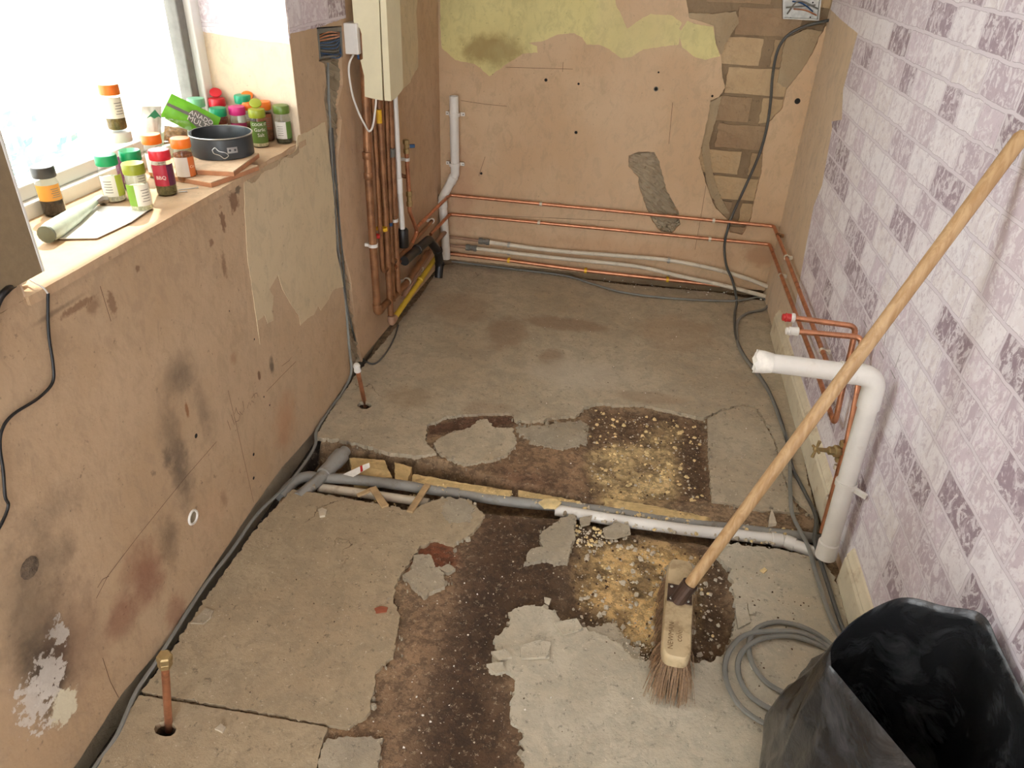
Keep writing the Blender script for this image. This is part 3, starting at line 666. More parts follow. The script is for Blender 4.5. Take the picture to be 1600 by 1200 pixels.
yel = [(688, -200), (688, 40), (690, 75), (712, 94), (742, 100), (765, 119), (772, 114), (792, 100), (817, 84), (840, 82), (839, 72), (825, 67), (850, 64), (870, 54), (897, 52), (910, 59), (917, 70), (937, 70), (952, 77), (970, 91), (987, 89), (1005, 77), (1040, 72), (1060, 70), (1062, 58), (1066, 74), (1087, 90), (1103, 93), (1125, 88), (1118, 67), (1114, 42), (1083, 37), (1074, 32), (1064, 48), (1061, 44), (1066, 36), (1050, 24), (1017, 22), (1005, 27), (980, 45), (970, 22), (962, 7), (960, -200)]
obj('paint_patch', slab(FBW, [ragged([uvB(p) for p in yel], .002, .008, 16.)], 0, .0015), M_yellow, wall_back)['label'] = 'yellow green paint along the top'
for q in ((742, 69, .006), (789, 72, .006), (769, 115, .005), (853, 125, .007), (904, 131, .005), (1029, 113, .004), (1246, 158, .012), (1113, 150, .005), (752, 271, .006), (900, 207, .007)): hole(*q, uvB, FBW, wall_back, M_dark)
hole(1025, 139, .007, uvB, FBW, wall_back, M_dark, M_dgrey)
for q in ([(1103, 290), (1095, 340), (1086, 390)], [(1051, 160), (1045, 225)], [(720, 157), (760, 163), (792, 166)], [(880, 97), (879, 112)], [(790, 105), (895, 108)], [(692, 333), (960, 345)], [(748, 275), (758, 245)]):
    mark(q, uvB, FBW, .0016, None, wall_back, 'scratch')

# papered wall
wall_right = tag(obj('wall_right', slab(FRW, [[(-2.0, -.1), (YB+.1, -.1), (YB+.1, ZT), (-2.0, ZT)]], -.2, 0, back=True), M_plR, loc=(0, 0, 0)), 'long wall papered with pale brick print', kind='structure')
we = [(1341, 52), (1336, 70), (1318, 140), (1316, 187), (1300, 190), (1301, 200), (1294, 240), (1285, 290), (1272, 322), (1258, 395), (1250, 440), (1236, 520)]
edge_ = [uvR(p) for p in we]
obj('wallpaper', slab(FRW, [ragged([(-2.0, .02), (edge_[-1][0], .02)]+edge_[::-1]+[uvR((1317, 33)), (YB, uvR((1317, 33))[1]+.02), (YB, ZT), (-2.0, ZT)], .0012, .012, 21.)], 0, .0016), M_wpR, wall_right)
for q in ([(1350, 500), (1356, 512)], [(1408, 552), (1400, 575)], [(1376, 548), (1382, 560)], [(1393, 578), (1400, 592)], [(1386, 520), (1382, 540)]): mark(q, uvR, FRW, .002, M_dgrey, wall_right, 'scratch', .002)
wall_rear_head = None  # no rear wall: open end added to let sky light in
tag(obj('ceiling', block(FL, XL-.1, XR+.1, -2.0, YB+.1, ZT, ZT+.1), M_ceil, loc=(0, 0, 0)), 'white ceiling above the kitchen', kind='structure')

# skirting
M_skirt = simple('dusty_cream_paint', srgb(226, 216, 190), .6, 0, .06, 14, .15, (srgb(168, 138, 98), 16, .5, .6))
def skirt(y0, y1, name):
    prof = [(0, 0), (.018, 0), (.018, .082), (.014, .09), (.016, .097), (.010, .108), (.006, .118), (0, .122)]
    V = []; Fc = []; k = len(prof); n = int((y1-y0)/.05)+2
    for j in range(n):
        y = y0+(y1-y0)*j/(n-1)
        for d, z in prof: V.append(Vector((XR-d-.0018*(d > 0)*nz(y*9, z*30), y, z-.004)))
    for j in range(n-1):
        for i in range(k-1): q = j*k+i; Fc.append((q, q+1, q+k+1, q+k))
    Fc += [tuple(range(k)), tuple(range((n-1)*k, n*k))]
    return obj(name, (V, Fc), M_skirt, loc=(0, 0, 0))
sk = tag(skirt(-2.0, 1.545, 'baseboard_right'), 'cream skirting board along the papered wall', kind='structure')
tag(skirt(1.70, 3.0, 'baseboard_right'), 'cream skirting board beyond the waste pipe', kind='structure')

# ================================================================== window and what lies outside
def thin_glass(name, tint=(1, 1, 1, 1), gl=.07, rough=.03):
    mt = bpy.data.materials.new(name); mt.use_nodes = True; t = mt.node_tree; t.nodes.clear()
    o = t.nodes.new('ShaderNodeOutputMaterial'); mx = t.nodes.new('ShaderNodeMixShader'); tr = t.nodes.new('ShaderNodeBsdfTransparent'); g = t.nodes.new('ShaderNodeBsdfGlossy')
    lf = t.nodes.new('ShaderNodeLayerWeight'); lf.inputs[0].default_value = .5; pw_ = t.nodes.new('ShaderNodeMath'); pw_.operation = 'POWER'; pw_.inputs[1].default_value = 4; t.links.new(lf.outputs['Facing'], pw_.inputs[0]); lw = t.nodes.new('ShaderNodeMath'); lw.operation = 'MULTIPLY_ADD'; lw.inputs[1].default_value = .5; lw.inputs[2].default_value = .035; t.links.new(pw_.outputs[0], lw.inputs[0])
    tr.inputs[0].default_value = tint; g.inputs['Roughness'].default_value = rough
    t.links.new(lw.outputs[0], mx.inputs[0]); t.links.new(tr.outputs[0], mx.inputs[1]); t.links.new(g.outputs[0], mx.inputs[2]); t.links.new(mx.outputs[0], o.inputs[0])
    return mt
M_pane = thin_glass('window_glass', (.97, .98, .97, 1)); M_glass = thin_glass('jar_glass', (.93, .95, .93, 1))
M_upvc = simple('white_window_frame', srgb(236, 236, 230), .35, 0, .03, 10)
M_sashshade = simple('shaded_sash_grey', srgb(120, 118, 112), .6)  # shade on the sash uprights put into their grey colour
win = link('window_1', None, None, (WX, (WY0+WY1)/2, WZ0)); tag(win, 'white framed window above the sill', kind='structure')
def wbar(y0, y1, z0, z1, x0, x1, mat, name): return obj(name, box(((x0+x1)/2, (y0+y1)/2, (z0+z1)/2), (x1-x0, y1-y0, z1-z0), None, .004), mat, win)
fx0, fx1, fw = WX-.06, WX, .045
wbar(WY1-fw, WY1, WZ0, WZ1, fx0, fx1, M_upvc, 'window_frame'); wbar(WY0, WY0+fw, WZ0, WZ1, fx0, fx1, M_upvc, 'window_frame')
wbar(WY0+fw, WY1-fw, WZ0-.03, WZ0+.03, fx0, fx1, M_upvc, 'window_frame'); wbar(WY0+fw, WY1-fw, WZ1-fw, WZ1, fx0, fx1, M_upvc, 'window_frame')
s0, s1 = WX-.055, WX-.018
wbar(WY1-fw-.035, WY1-fw, WZ0+.03, WZ1-fw, s0, s1, M_sashshade, 'sash'); wbar(WY0+fw, WY0+fw+.035, WZ0+.03, WZ1-fw, s0, s1, M_sashshade, 'sash')
wbar(WY0+fw+.035, WY1-fw-.035, WZ0+.03, WZ0+.06, s0, s1, M_upvc, 'sash'); wbar(WY0+fw+.035, WY1-fw-.035, WZ1-fw-.035, WZ1-fw, s0, s1, M_upvc, 'sash')
wbar(WY0+fw+.03, WY1-fw-.03, WZ0+.055, WZ1-fw-.03, WX-.042, WX-.036, M_pane, 'pane')
sill = [(WX, WY0+.002), (XL+.006, WY0+.002), (XL+.008, 1.55), (XL+.006, 1.75), (XL-.002, 1.84), (XL+.004, 1.90), (XL-.004, 1.97), (XL+.003, 2.03), (XL+.001, 2.075), (XL-.0005, 2.078), (XL-.012, WY1-.001), (WX, WY1-.001)]
obj('window_sill', slab(FL, [ragged(sill, .0008, .01, 4.)], WZ0-.016, WZ0, back=True), M_sill, win)
brk = [uvL(p) for p in ((388, 272), (420, 256), (460, 236), (464, 226), (466, 238), (455, 246), (442, 246), (428, 262), (410, 268), (396, 284), (386, 284))]
obj('broken_plaster_edge', slab(FLW, [ragged(brk, .003, .006, 8.)], 0, .004), M_under, wall_left)

M_pave = simple('garden_paving', srgb(200, 195, 185), .9)
M_leaf = simple('garden_leaves', srgb(122, 162, 152), .6, 0, .25, 6)
tag(obj('garden_ground', block(FL, -9, WX-.1, -4, 12, -.3, -.2), M_pave, loc=(0, 0, 0)), 'pale paved garden ground outside the window', kind='structure')
tag(obj('added_sun_blocker', block(FL, -1.50, WX-.04, -2.0, 6, 2.45, 2.5), M_ceil, loc=(0, 0, 0)), 'added unseen overhang outside the window, blocking sun from the floor', kind='structure')  # unseen slab added to keep the sun off the floor
shr = thing('garden_shrub', (-3.7, 4.0, -.2), 'pale leafy shrub outside behind the bright window glass', 'shrub')
V = []; Fc = []; rs = random.Random(3)
for i in range(240):
    a = rs.uniform(0, 6.28); b = math.acos(rs.uniform(-1, 1)); r = rs.uniform(.6, 1)
    c = Vector((-3.7, 4.0, -.05))+Vector((.4*math.sin(b)*math.cos(a), .55*math.sin(b)*math.sin(a), .5*math.cos(b)))*r
    d = Vector((rs.gauss(0, 1), rs.gauss(0, 1), rs.gauss(0, 1))).normalized(); e = d.orthogonal().normalized(); f_ = d.cross(e)*.02; e = e*.05; k = len(V)
    V += [c-e, c+f_, c+e, c-f_]; Fc.append((k, k+1, k+2, k+3))
obj('foliage', (V, Fc), M_leaf, shr)['kind'] = 'stuff'
obj('stem', tube([(-3.7, 4.0, -.2), (-3.68, 4.02, .0), (-3.7, 4.0, .3)], [.03, .02, .015], 8), M_leaf, shr)

# ================================================================== things on the sill
SZ = WZ0
def plastic(c, rough=.35): return simple('cap_%d_%d_%d' % c, srgb(*c), rough, 0, .04, 10)
JM = {}
def cm(c, k='p'):
    if (c, k) not in JM: JM[(c, k)] = plastic(c) if k == 'p' else simple('contents_%d_%d_%d' % c, srgb(*c), .9, 0, .35, 160, .8)
    return JM[(c, k)]
def ang_of(x, y):
    d = Vector((-x, -y)).normalized(); return math.atan2(d.x, d.y)
def jar(px, py, cap, fill, label, text_lab, cat='spice jar', h=.102, d=.045, z=SZ, frac=.75, lab2=None, open_lid=False, squat=False, pos=None, words=(), lab_z=(.18, .66), caph=.021, lsd=-1):
    P = fl(px, py, z+h) if pos is None else Vector(pos)
    r = d/2
    if pos is None:
        k_ = min(1.0, (WX+r+.004)/P.x, (WY1-.007-r)/P.y); P = CAM+(P-CAM)*k_; h = min(.136, P.z-z)
    x, y = max(P.x, WX+r+.002), min(P.y, WY1-.006-r)
    t = thing('spice_jar', (x, y, z), text_lab, cat, 'spice jars on the window sill')
    B = (x, y, z); hb = h-caph
    obj('glass_body', lathe(B, (0, 0, 1), [(r*.9, 0), (r, .004), (r, hb*.80), (r*.86, hb*.92), (r*.84, hb)], 20), M_glass, t, True)
    q = r*.93; f = hb*.84*frac
    obj('contents', lathe(B, (0, 0, 1), [(q*.9, .003), (q, .006), (q, f), (q*.5, f+.003)], 18), cm(fill, 'c'), t, True)
    cp = obj('cap', lathe((x, y, z+hb-.002), (0, 0, 1), [(r*.97, 0), (r*1.0, .002), (r*1.0, caph-.003), (r*.94, caph), (r*.55, caph+.0005)], 24), cm(cap), t, True)
    if open_lid:
        th = ang_of(x, y); dd = Vector((math.sin(th+math.pi), math.cos(th+math.pi), 0))
        obj('flip_lid', lathe(Vector((x, y, z+h+r*.42))+dd*r*.55, (-dd*.7+Vector((0, 0, 1))), [(r*.72, 0), (r*.72, .003), (r*.6, .004)], 18), cm(cap), cp, True)
    if label:
        th = ang_of(x, y); z0, z1 = hb*lab_z[0], hb*lab_z[1]+.006
        lb = obj('label', lathe(B, (0, 0, 1), [(r*1.012, z0), (r*1.012, z1)], 16, arc=(th-1.15, th+1.15) if not lab2 else ((th-.35, th+1.15) if lsd < 0 else (th-1.15, th+.35))), cm(label), t, True)
        if lab2: obj('label', lathe(B, (0, 0, 1), [(r*1.012, z0), (r*1.012, z1)], 10, arc=(th+.35, th+1.3) if lsd > 0 else (th-1.3, th-.35)), cm(lab2), t, True)
        for wtx, sz, dz, col, du in words:
            zc = (z0+z1)/2+dz*(z1-z0)
            fn = lambda u, v, zc=zc, du=du: Vector((x+r*1.03*math.sin(th+du-u/r), y+r*1.03*math.cos(th+du-u/r), z+zc+v))
            text_mesh(wtx, sz, fn, cm(col), 'print', lb)
        if not words:
            for k in range(5):
                zc = z0+(z1-z0)*(.2+.13*k); a0 = th-.9 if (lsd > 0 or not lab2) else th+.05
                obj('print', lathe(B, (0, 0, 1), [(r*1.02, zc), (r*1.02, zc+.0014)], 6, arc=(a0, a0+.75-.1*(k % 2))), cm((120, 115, 105)), lb)
    return t
ORA, GRN, OLV, TEAL, REDC, MAG, DGR = (236, 120, 30), (0, 150, 90), (140, 150, 36), (10, 150, 105), (206, 34, 48), (200, 40, 120), (92, 116, 40)
WL = (228, 224, 212)
jar(64, 258, (60, 60, 58), (60, 46, 34), (214, 150, 60), 'peppercorn jar with black cap and amber label, nearest the brown board', frac=.55, lab_z=(.42, .74))
jar(163, 240, GRN, (226, 222, 200), (236, 234, 222), 'green capped jar with white label, beside the scraper blade', lab2=(170, 186, 60))
jar(206, 253, OLV, (206, 206, 170), (226, 224, 208), 'olive capped jar with white and green label, in front of a green capped one', lsd=1, lab2=(120, 160, 50))
jar(201, 233, GRN, (196, 200, 160), WL, 'green capped jar directly behind the olive capped jar')
jar(247, 232, REDC, (110, 100, 60), (176, 40, 60), 'red capped jar with crimson BBQ label', frac=.9, lab2=(90, 30, 60), lab_z=(.30, .80), words=(('BBQ', .011, -.1, WL, .3),))
jar(280, 214, ORA, (150, 96, 60), (214, 204, 192), 'orange capped cinnamon coloured jar with beige label beside the cake tin', lab2=(206, 110, 50), frac=.95, words=(('Cin', .009, 0, (245, 220, 190), -.75),))
jar(234, 208, ORA, (190, 120, 60), WL, 'orange capped jar half hidden behind the red capped jar')
jp = at(185, 203, 0, -1.14)
jar(0, 0, (226, 220, 205), (96, 48, 70), (110, 56, 86), 'tall purple jar with another jar standing on its lid', h=jp.z-SZ-.001, pos=(jp.x, jp.y, 0), d=.05)
jar(0, 0, ORA, (120, 100, 56), (232, 228, 206), 'orange capped jar of dried herbs standing on top of another jar', z=jp.z, pos=(jp.x, jp.y, 0), frac=.98, lab_z=(.36, .84), h=.098, d=.042)
jar(305, 152, (120, 176, 140), (150, 110, 70), WL, 'sage green capped jar close to the window frame')
jar(338, 152, REDC, (150, 60, 40), None, 'jar with open red flip cap against the reveal', open_lid=True)
jar(339, 167, TEAL, (120, 100, 66), WL, 'teal capped jar behind the green packet and the tin')
jar(369, 165, MAG, (190, 160, 120), (150, 40, 90), 'magenta capped jar behind the cake tin')
jar(378, 147, TEAL, (140, 120, 70), WL, 'teal capped jar at the very back against the reveal')
jar(387, 157, ORA, (150, 110, 70), None, 'jar with raised orange flip cap behind the garlic salt', open_lid=True, h=.096)
jar(400, 169, OLV, (214, 204, 170), (86, 112, 44), 'garlic salt jar with open lime green flip cap', open_lid=True, frac=.55, lab_z=(.16, .80), words=(('COOK IT', .010, .36, (235, 232, 220), -.1), ('Garlic', .013, .12, WL, -.1), ('Salt', .013, -.12, WL, -.15)))
jar(409, 157, ORA, (126, 84, 58), (150, 84, 52), 'orange capped jar of brown powder beside the garlic salt', frac=1.0, lab_z=(.40, .80))
jar(438, 163, DGR, (96, 92, 70), (206, 200, 190), 'dark green capped jar at the sill end, nearest the wall corner', lab2=(90, 120, 50))

# cake tin on two tile offcuts
M_tin = simple('grey_nonstick', srgb(70, 74, 76), .38, .45, .05, 20); M_rim = simple('bare_metal', srgb(190, 192, 190), .3, .9)
M_tile = simple('terracotta_offcut', srgb(178, 124, 88), .85, 0, .15, 25, .4); M_tiletop = simple('dusty_offcut_top', srgb(206, 178, 146), .9, 0, .15, 40, .5)
def offcut(px, py, z, sx, sy, rot, lab):
    P = fl(px, py, z+.012); t = thing('tile_offcut', (P.x, P.y, z), lab, 'tile', 'tile offcuts under the cake tin')
    R_ = Matrix.Rotation(rot, 3, 'Z')
    obj('body', box((P.x, P.y, z+.005), (sx, sy, .010), R_, .0008), M_tile, t); obj('face', box((P.x, P.y, z+.0112), (sx-.002, sy-.002, .0024), R_, .0004), M_tiletop, t)
offcut(336, 266, SZ, .125, .17, -.22, 'lower terracotta tile offcut lying on the sill')
offcut(347, 251, SZ+.0125, .125, .175, .12, 'upper dusty tile offcut directly under the cake tin')
tz = SZ+.025; P = fl(344, 207, tz+.052); R0 = .076
tin = thing('cake_tin', (P.x, P.y, tz), 'small dark grey springform cake tin on tile offcuts', 'tin')
obj('wall_ring', lathe((P.x, P.y, tz), (0, 0, 1), [(R0-.004, 0), (R0, .002), (R0, .049), (R0+.0022, .051), (R0+.0022, .053), (R0-.0008, .053), (R0-.002, .05), (R0-.002, .004)], 40, False, False), M_tin, tin, True)
obj('base_disc', lathe((P.x, P.y, tz), (0, 0, 1), [(R0-.003, .002), (R0-.003, .005)], 40), M_tin, tin, True)
obj('rim_wire', lathe((P.x, P.y, tz+.0515), (0, 0, 1), [(R0+.0024, 0), (R0+.003, .0012), (R0+.0015, .0024), (R0-.001, .0018)], 40, False, False), M_rim, tin, True)
th = ang_of(P.x, P.y)
def onring(t, z, o=.003): return Vector((P.x+(R0+o)*math.sin(th+t), P.y+(R0+o)*math.cos(th+t), tz+z))
V = []; Fc = []
for j in range(7):
    for zz in (.018, .032): V.append(onring(-.12-.32*j/6, zz, .0028))
for j in range(6): Fc.append((2*j, 2*j+1, 2*j+3, 2*j+2))
cl_ = obj('clasp_plate', (V, Fc), M_rim, tin)
for tt in (-.2, -.36):
    o_ = onring(tt, .025, .003); obj('rivet', lathe(o_, (o_-Vector((P.x, P.y, o_.z))), [(.003, 0), (.0025, .0015), (.001, .002)], 10), M_tin, cl_, True)
obj('clasp_wire', tube(spline([onring(.32, .028, .004), onring(.22, .034, .006), onring(.12, .026, .008), onring(-.05, .022, .009), onring(-.12, .014, .008), onring(.0, .008, .008), onring(.12, .016, .008), onring(.28, .020, .005), onring(.32, .028, .004)], 4), .0011, 6), M_rim, tin, True)

def pillow(cor, bulge, mat, name, parent, nu=12, nv=10, wr=.004, seed=0):
    """sealed packet between four corners (TL,TR,BR,BL)"""
    c = [Vector(q) for q in cor]; nrm = (c[1]-c[0]).cross(c[3]-c[0]).normalized(); V = []; Fc = []
    for s in (1, -1):
        b = len(V)
        for j in range(nv+1):
            for i in range(nu+1):
                u, v = i/nu, j/nv; p = (c[0].lerp(c[1], u)).lerp(c[3].lerp(c[2], u), v)
                e = min(1, 6*min(u, 1-u))*min(1, 5*min(v, 1-v))
                V.append(p+nrm*(s*(bulge*e*math.sin(math.pi*u)**.6*math.sin(math.pi*v)**.6+.0006)+wr*nz(u*5+seed, v*5, seed)*e+wr*.6*nz(u*11, v*11, seed+4)))
        for j in range(nv):
            for i in range(nu): q = b+j*(nu+1)+i; Fc.append((q, q+1, q+nu+2, q+nu+1))
    return obj(name, (V, Fc), mat, parent, 'all')
M_pack = simple('green_foil', srgb(112, 186, 44), .35, 0, .12, 18)
TL, TR, BR, BL = at(268, 146, 1, 1.80), at(345, 184, 1, 1.86), at(332, 222, 1, 1.84), at(250, 182, 1, 1.76)
pk = thing('food_packet', (TL.x+.05, 1.8, SZ), 'bright green foil food packet with grey badge leaning by the window frame', 'packet')
pillow((TL, TR, BR, BL), .012, M_pack, 'pouch', pk, seed=2)
n_ = (TR-TL).cross(BL-TL).normalized(); n_ = n_ if n_.y < 0 else -n_
def onpk(u, v, o=.019): return TL.lerp(TR, u).lerp(BL.lerp(BR, u), v)+n_*o
obj('stripe', ([onpk(.0, .44), onpk(.42, .42), onpk(.42, .54), onpk(.0, .56)], [(0, 1, 2, 3)]), M_dgrey, pk)
bd = obj('badge', ([onpk(.42, .32), onpk(.50, .22), onpk(.80, .26), onpk(.90, .45), onpk(.86, .74), onpk(.72, .86), onpk(.45, .70), onpk(.40, .5)], [tuple(range(8))]), M_dgrey, pk)
W_, H_ = (TR-TL).length, (BL-TL).length
text_mesh('ANADO', .016, lambda u, v: onpk(.64+u/W_, .40-v/H_, .0205), M_whpl, 'print', bd)
text_mesh('MULTI', .019, lambda u, v: onpk(.62+u/W_, .62-v/H_, .0205), M_whpl, 'print', bd)
M_bag = thin_glass('clear_film', (.94, .95, .94, 1), rough=.15)
a_, b_, c_, d_ = at(246, 182, 1, 1.66), at(298, 190, 1, 1.70), at(300, 222, 1, 1.66), at(246, 222, 1, 1.62)
cb = thing('clear_bag', (a_.x, 1.66, SZ), 'crumpled clear plastic bag between orange capped jar and green packet', 'bag')
pillow((a_, b_, c_, d_), .02, M_bag, 'film', cb, wr=.008, seed=5)
pillow([q+Vector((0, .002, -.012)) for q in (a_.lerp(c_, .15), b_.lerp(d_, .15), c_.lerp(a_, .15), d_.lerp(b_, .15))], .010, cm((150, 118, 76), 'c'), 'contents', cb, seed=6)
e0 = at(222, 166, 1, 1.72); e1 = at(252, 166, 1, 1.76); e2 = at(252, 222, 1, 1.74); e3 = at(216, 222, 1, 1.70)
wb = thing('white_pouch', (e0.x, 1.72, SZ), 'white pouch printed with green peaks, behind the orange capped jars', 'packet')
pillow((e0, e1, e2, e3), .014, M_paper, 'pouch', wb, seed=8)
n_ = (e1-e0).cross(e3-e0).normalized(); n_ = n_ if n_.y < 0 else -n_
q_ = lambda u, v: e0.lerp(e1, u).lerp(e3.lerp(e2, u), v)+n_*.017
obj('peak_print', ([q_(.1, .3), q_(.5, .05), q_(.9, .3), q_(.7, .24), q_(.5, .3), q_(.3, .24)], [(0, 1, 5), (1, 2, 3), (1, 3, 4), (1, 4, 5)]), cm((60, 140, 96)), wb)

# taping knife
kn = thing('taping_knife', tuple(fl(110, 350, SZ)), 'taping knife with pale green handle and broad white blade', 'scraper')
obj('blade', slab(FL, [[(fl(x_, y_, SZ).x, fl(x_, y_, SZ).y) for x_, y_ in ((94, 376), (126, 340), (150, 325), (240, 326), (205, 350), (152, 375))]], SZ+.003, SZ+.0045, back=True), M_whpl, kn)
M_hand = simple('pale_green_handle', srgb(188, 200, 182), .45); M_hend = simple('dark_handle_end', srgb(96, 104, 90), .6)
h0, h1 = fl(73, 366, SZ+.020), fl(148, 316, SZ+.016)
obj('handle', tube([h0, h0.lerp(h1, .12), h0.lerp(h1, .5), h0.lerp(h1, .8), h1], [.016, .0185, .0165, .011, .007], 14), M_hand, kn, True)
dv = (h0-h1).normalized()
obj('handle_end', tube([h0+dv*-.002, h0+dv*.003, h0+dv*.005], [.0168, .0165, .009], 14), M_hend, kn, True)
obj('ferrule', tube([h1, h1-dv*.02, h1-dv*.035+Vector((0, 0, -.006))], [.0072, .009, .012], 8, sx=1.2), M_rim, kn, True)
tp = thing('tape_roll', tuple(fl(143, 290, SZ)), 'small lilac and black tape roll behind the white labelled jar', 'tape')
c0 = fl(143, 290, SZ)
obj('tape', lathe(c0, (0, 0, 1), [(.014, 0), (.022, 0), (.022, .018), (.014, .018), (.014, 0)], 20, False, False), simple('lilac_tape', srgb(176, 168, 190), .5), tp, True)
obj('core', lathe(c0, (0, 0, 1), [(.0125, 0), (.014, 0), (.014, .0185), (.0125, .0185), (.0125, 0)], 20, False, False), M_black, tp, True)
for i, (a, b, lb) in enumerate((((277, 297), (309, 293), 'long thin nail on the sill, nearer the tile offcuts'), ((279, 300), (292, 299), 'short thin nail lying in front of the long one'))):
    p0, p1 = fl(*a, SZ+.0018), fl(*b, SZ+.0018); dd = (p1-p0).normalized()
    nl = thing('nail', tuple(p0-Vector((0, 0, .0018))), lb, 'nail')
    obj('shank', tube([p0, p0.lerp(p1, .1), p1], [.0003, .0012, .0012], 8), M_steel, nl, True); obj('head', tube([p1, p1+dd*.001], .0028, 10), M_steel, nl, True)
# brown board beside the window
bo = thing('hardboard_panel', (XL+.012, .72, .945), 'brown hardboard panel standing beside the window at the frame edge', 'board')
obj('board', slab(FLW, [[(.30, .945), (.982, .945), (.989, 1.15), (.99, 2.0), (.30, 2.0)]], .001, .014), M_mdf, bo)
obj('lit_edge_strip', box((XL-.008, .985, 1.47), (.045, .006, 1.05), None, .001), M_upvc, bo)  # added white strip: window light on the board's edge put into colour
# black lead with a white tail
c = [xl(*p, .012) for p in ((-25, 560), (-12, 500), (0, 458), (14, 446), (26, 438))]
ld = thing('black_lead', tuple(xl(77, 620, .006)), 'black electric lead with white ends hanging down the wall from the sill', 'cable')
obj('lead', tube(spline([xl(x_, y_, .008) for x_, y_ in ((75, 458), (75, 500), (77, 530), (83, 570), (82, 598), (60, 622), (20, 648), (3, 672), (0, 700), (5, 735), (8, 775), (13, 790), (4, 815), (-10, 840))], 6), .0026, 8), M_black, ld, True)
obj('stripped_end', tube(spline([fl(44, 435, SZ+.012), fl(56, 443, SZ+.010), xl(68, 450, .010), xl(75, 459, .008)], 5), .0016, 8), M_whpl, ld, True)
obj('thick_lead', tube(spline([xl(-30, 620, .012), xl(-18, 540, .012), xl(-5, 476, .014), xl(12, 452, .016), fl(28, 441, SZ+.012)], 6), .0055, 10), M_black, ld, True)
obj('connector', tube([fl(26, 441, SZ+.012), fl(33, 436, SZ+.012), fl(42, 433, SZ+.012)], [.007, .010, .004], 12), M_whpl, ld, True)

# ================================================================== wiring and boxing on the window wall
sb = [uvL(p) for p in ((496, 45), (533, 42), (535, 87), (500, 92))]
bx_ = thing('back_box', tuple(FLW(sb[0][0], sb[2][1], 0)), 'recessed back box in the wall filled with blue and copper wires', 'electrical box')
obj('box_shell', slab(FLW, [sb], -.017, -.016), M_dgrey, bx_)
obj('box_rim', slab(FLW, [[(q[0], q[1]) for q in (sb[0], sb[1], sb[2], sb[3])], [(sb[0][0]+.006, sb[0][1]-.012), (sb[3][0]+.004, sb[3][1]+.006), (sb[2][0]-.006, sb[2][1]+.006), (sb[1][0]-.006, sb[1][1]-.012)]], -.016, .002), M_dgrey, bx_)
for i in range(9):
    t = i/8; mt = M_copper if i < 3 else (M_copper if i < 3 else M_bluep)
    a = Vector(uvL((499, 58+ i*3.5))); b = Vector(uvL((534, 52+i*2.5))); md = Vector(uvL((512+i*2, 50+i*5)))
    obj('wire', tube(spline([FLW(a.x, a.y, -.01), FLW(md.x, md.y, .004+.004*nz(i, 3)), FLW(b.x, b.y, -.006)], 5), .0022, 6), mt if i not in (6,) else M_dgrey, bx_, True)
sp_ = thing('fused_spur', tuple(xl(545, 88, .0)), 'white fused spur switch beside the wire filled box', 'switch')
y0_, z1_ = uvL((536, 38)); y1_, z0_ = uvL((556, 82))
obj('switch_box', box((wx(y0_)+.022, y0_+.043, z0_+.050), (.044, .086, .090), None, .003), M_whpl, sp_)
obj('rocker', box((wx(y0_)+.046, y0_+.045, z0_+.056), (.008, .014, .024), Matrix.Rotation(.18, 3, 'Y'), .001), M_whpl, sp_)
obj('flex', tube(spline([FLW(y0_+.02, z0_+.008, .022), xl(545, 105, .02), xl(550, 145, .025), xl(560, 175, .03), xl(570, 195, .05), xl(577, 205, .07), xl(583, 195, .08), xl(587, 165, .085), xl(588, 145, .085)], 6), .0034, 8), M_whpl, sp_, True)
# cream boxing over the pipes
YB0 = 2.44
def ny_(px, py): Q = at(px, py, 1, YB0); return (Q.x, Q.z)
bxg = thing('pipe_boxing', (XL+.06, YB0, .95), 'cream painted pipe boxing with a broken corner, high on the window wall', 'boxing')
FN = lambda u, v, n: Vector((u, YB0-n, v))
pan = [(548, -60), (550, 0), (553, 38), (562, 44), (565, 53), (567, 92), (563, 94), (569, 118), (570, 151), (586, 155), (598, 157), (592, 0), (589, -60)]
obj('side_panel', slab(FN, [[ny_(*p) for p in pan[:-3]]+[ny_(598, 157), ny_(592, 0), ny_(589, -60), (ny_(589, -60)[0], ZT), (ny_(548, -60)[0], ZT)]], -.012, 0, back=True), M_creambox, bxg)
obj('corner_strip', slab(FN, [[ny_(601, 157), ny_(611, 158), ny_(603, 0), (ny_(600, -60)[0], ZT), (ny_(591, -60)[0], ZT), ny_(594, 0)]], -.022, .001, back=True), M_creambox, bxg)
xe = ny_(611, 158)
obj('front_panel', slab(lambda u, v, n: Vector((xe[0]+n, u, v)), [[(YB0+.001, xe[1]), (YB0+.05, xe[1]+.0), (YB0+.12, xe[1]+.012), (YB0+.14, xe[1]+.02), (YB0+.14, ZT), (YB0+.001, ZT)]], -.012, 0, back=True), M_creambox, bxg)
obj('grey_terminal', box((wx(2.4)+.05, 2.44+.035, ny_(566, 90)[1]+.005), (.05, .03, .03), None, .003), M_bluep, bxg)

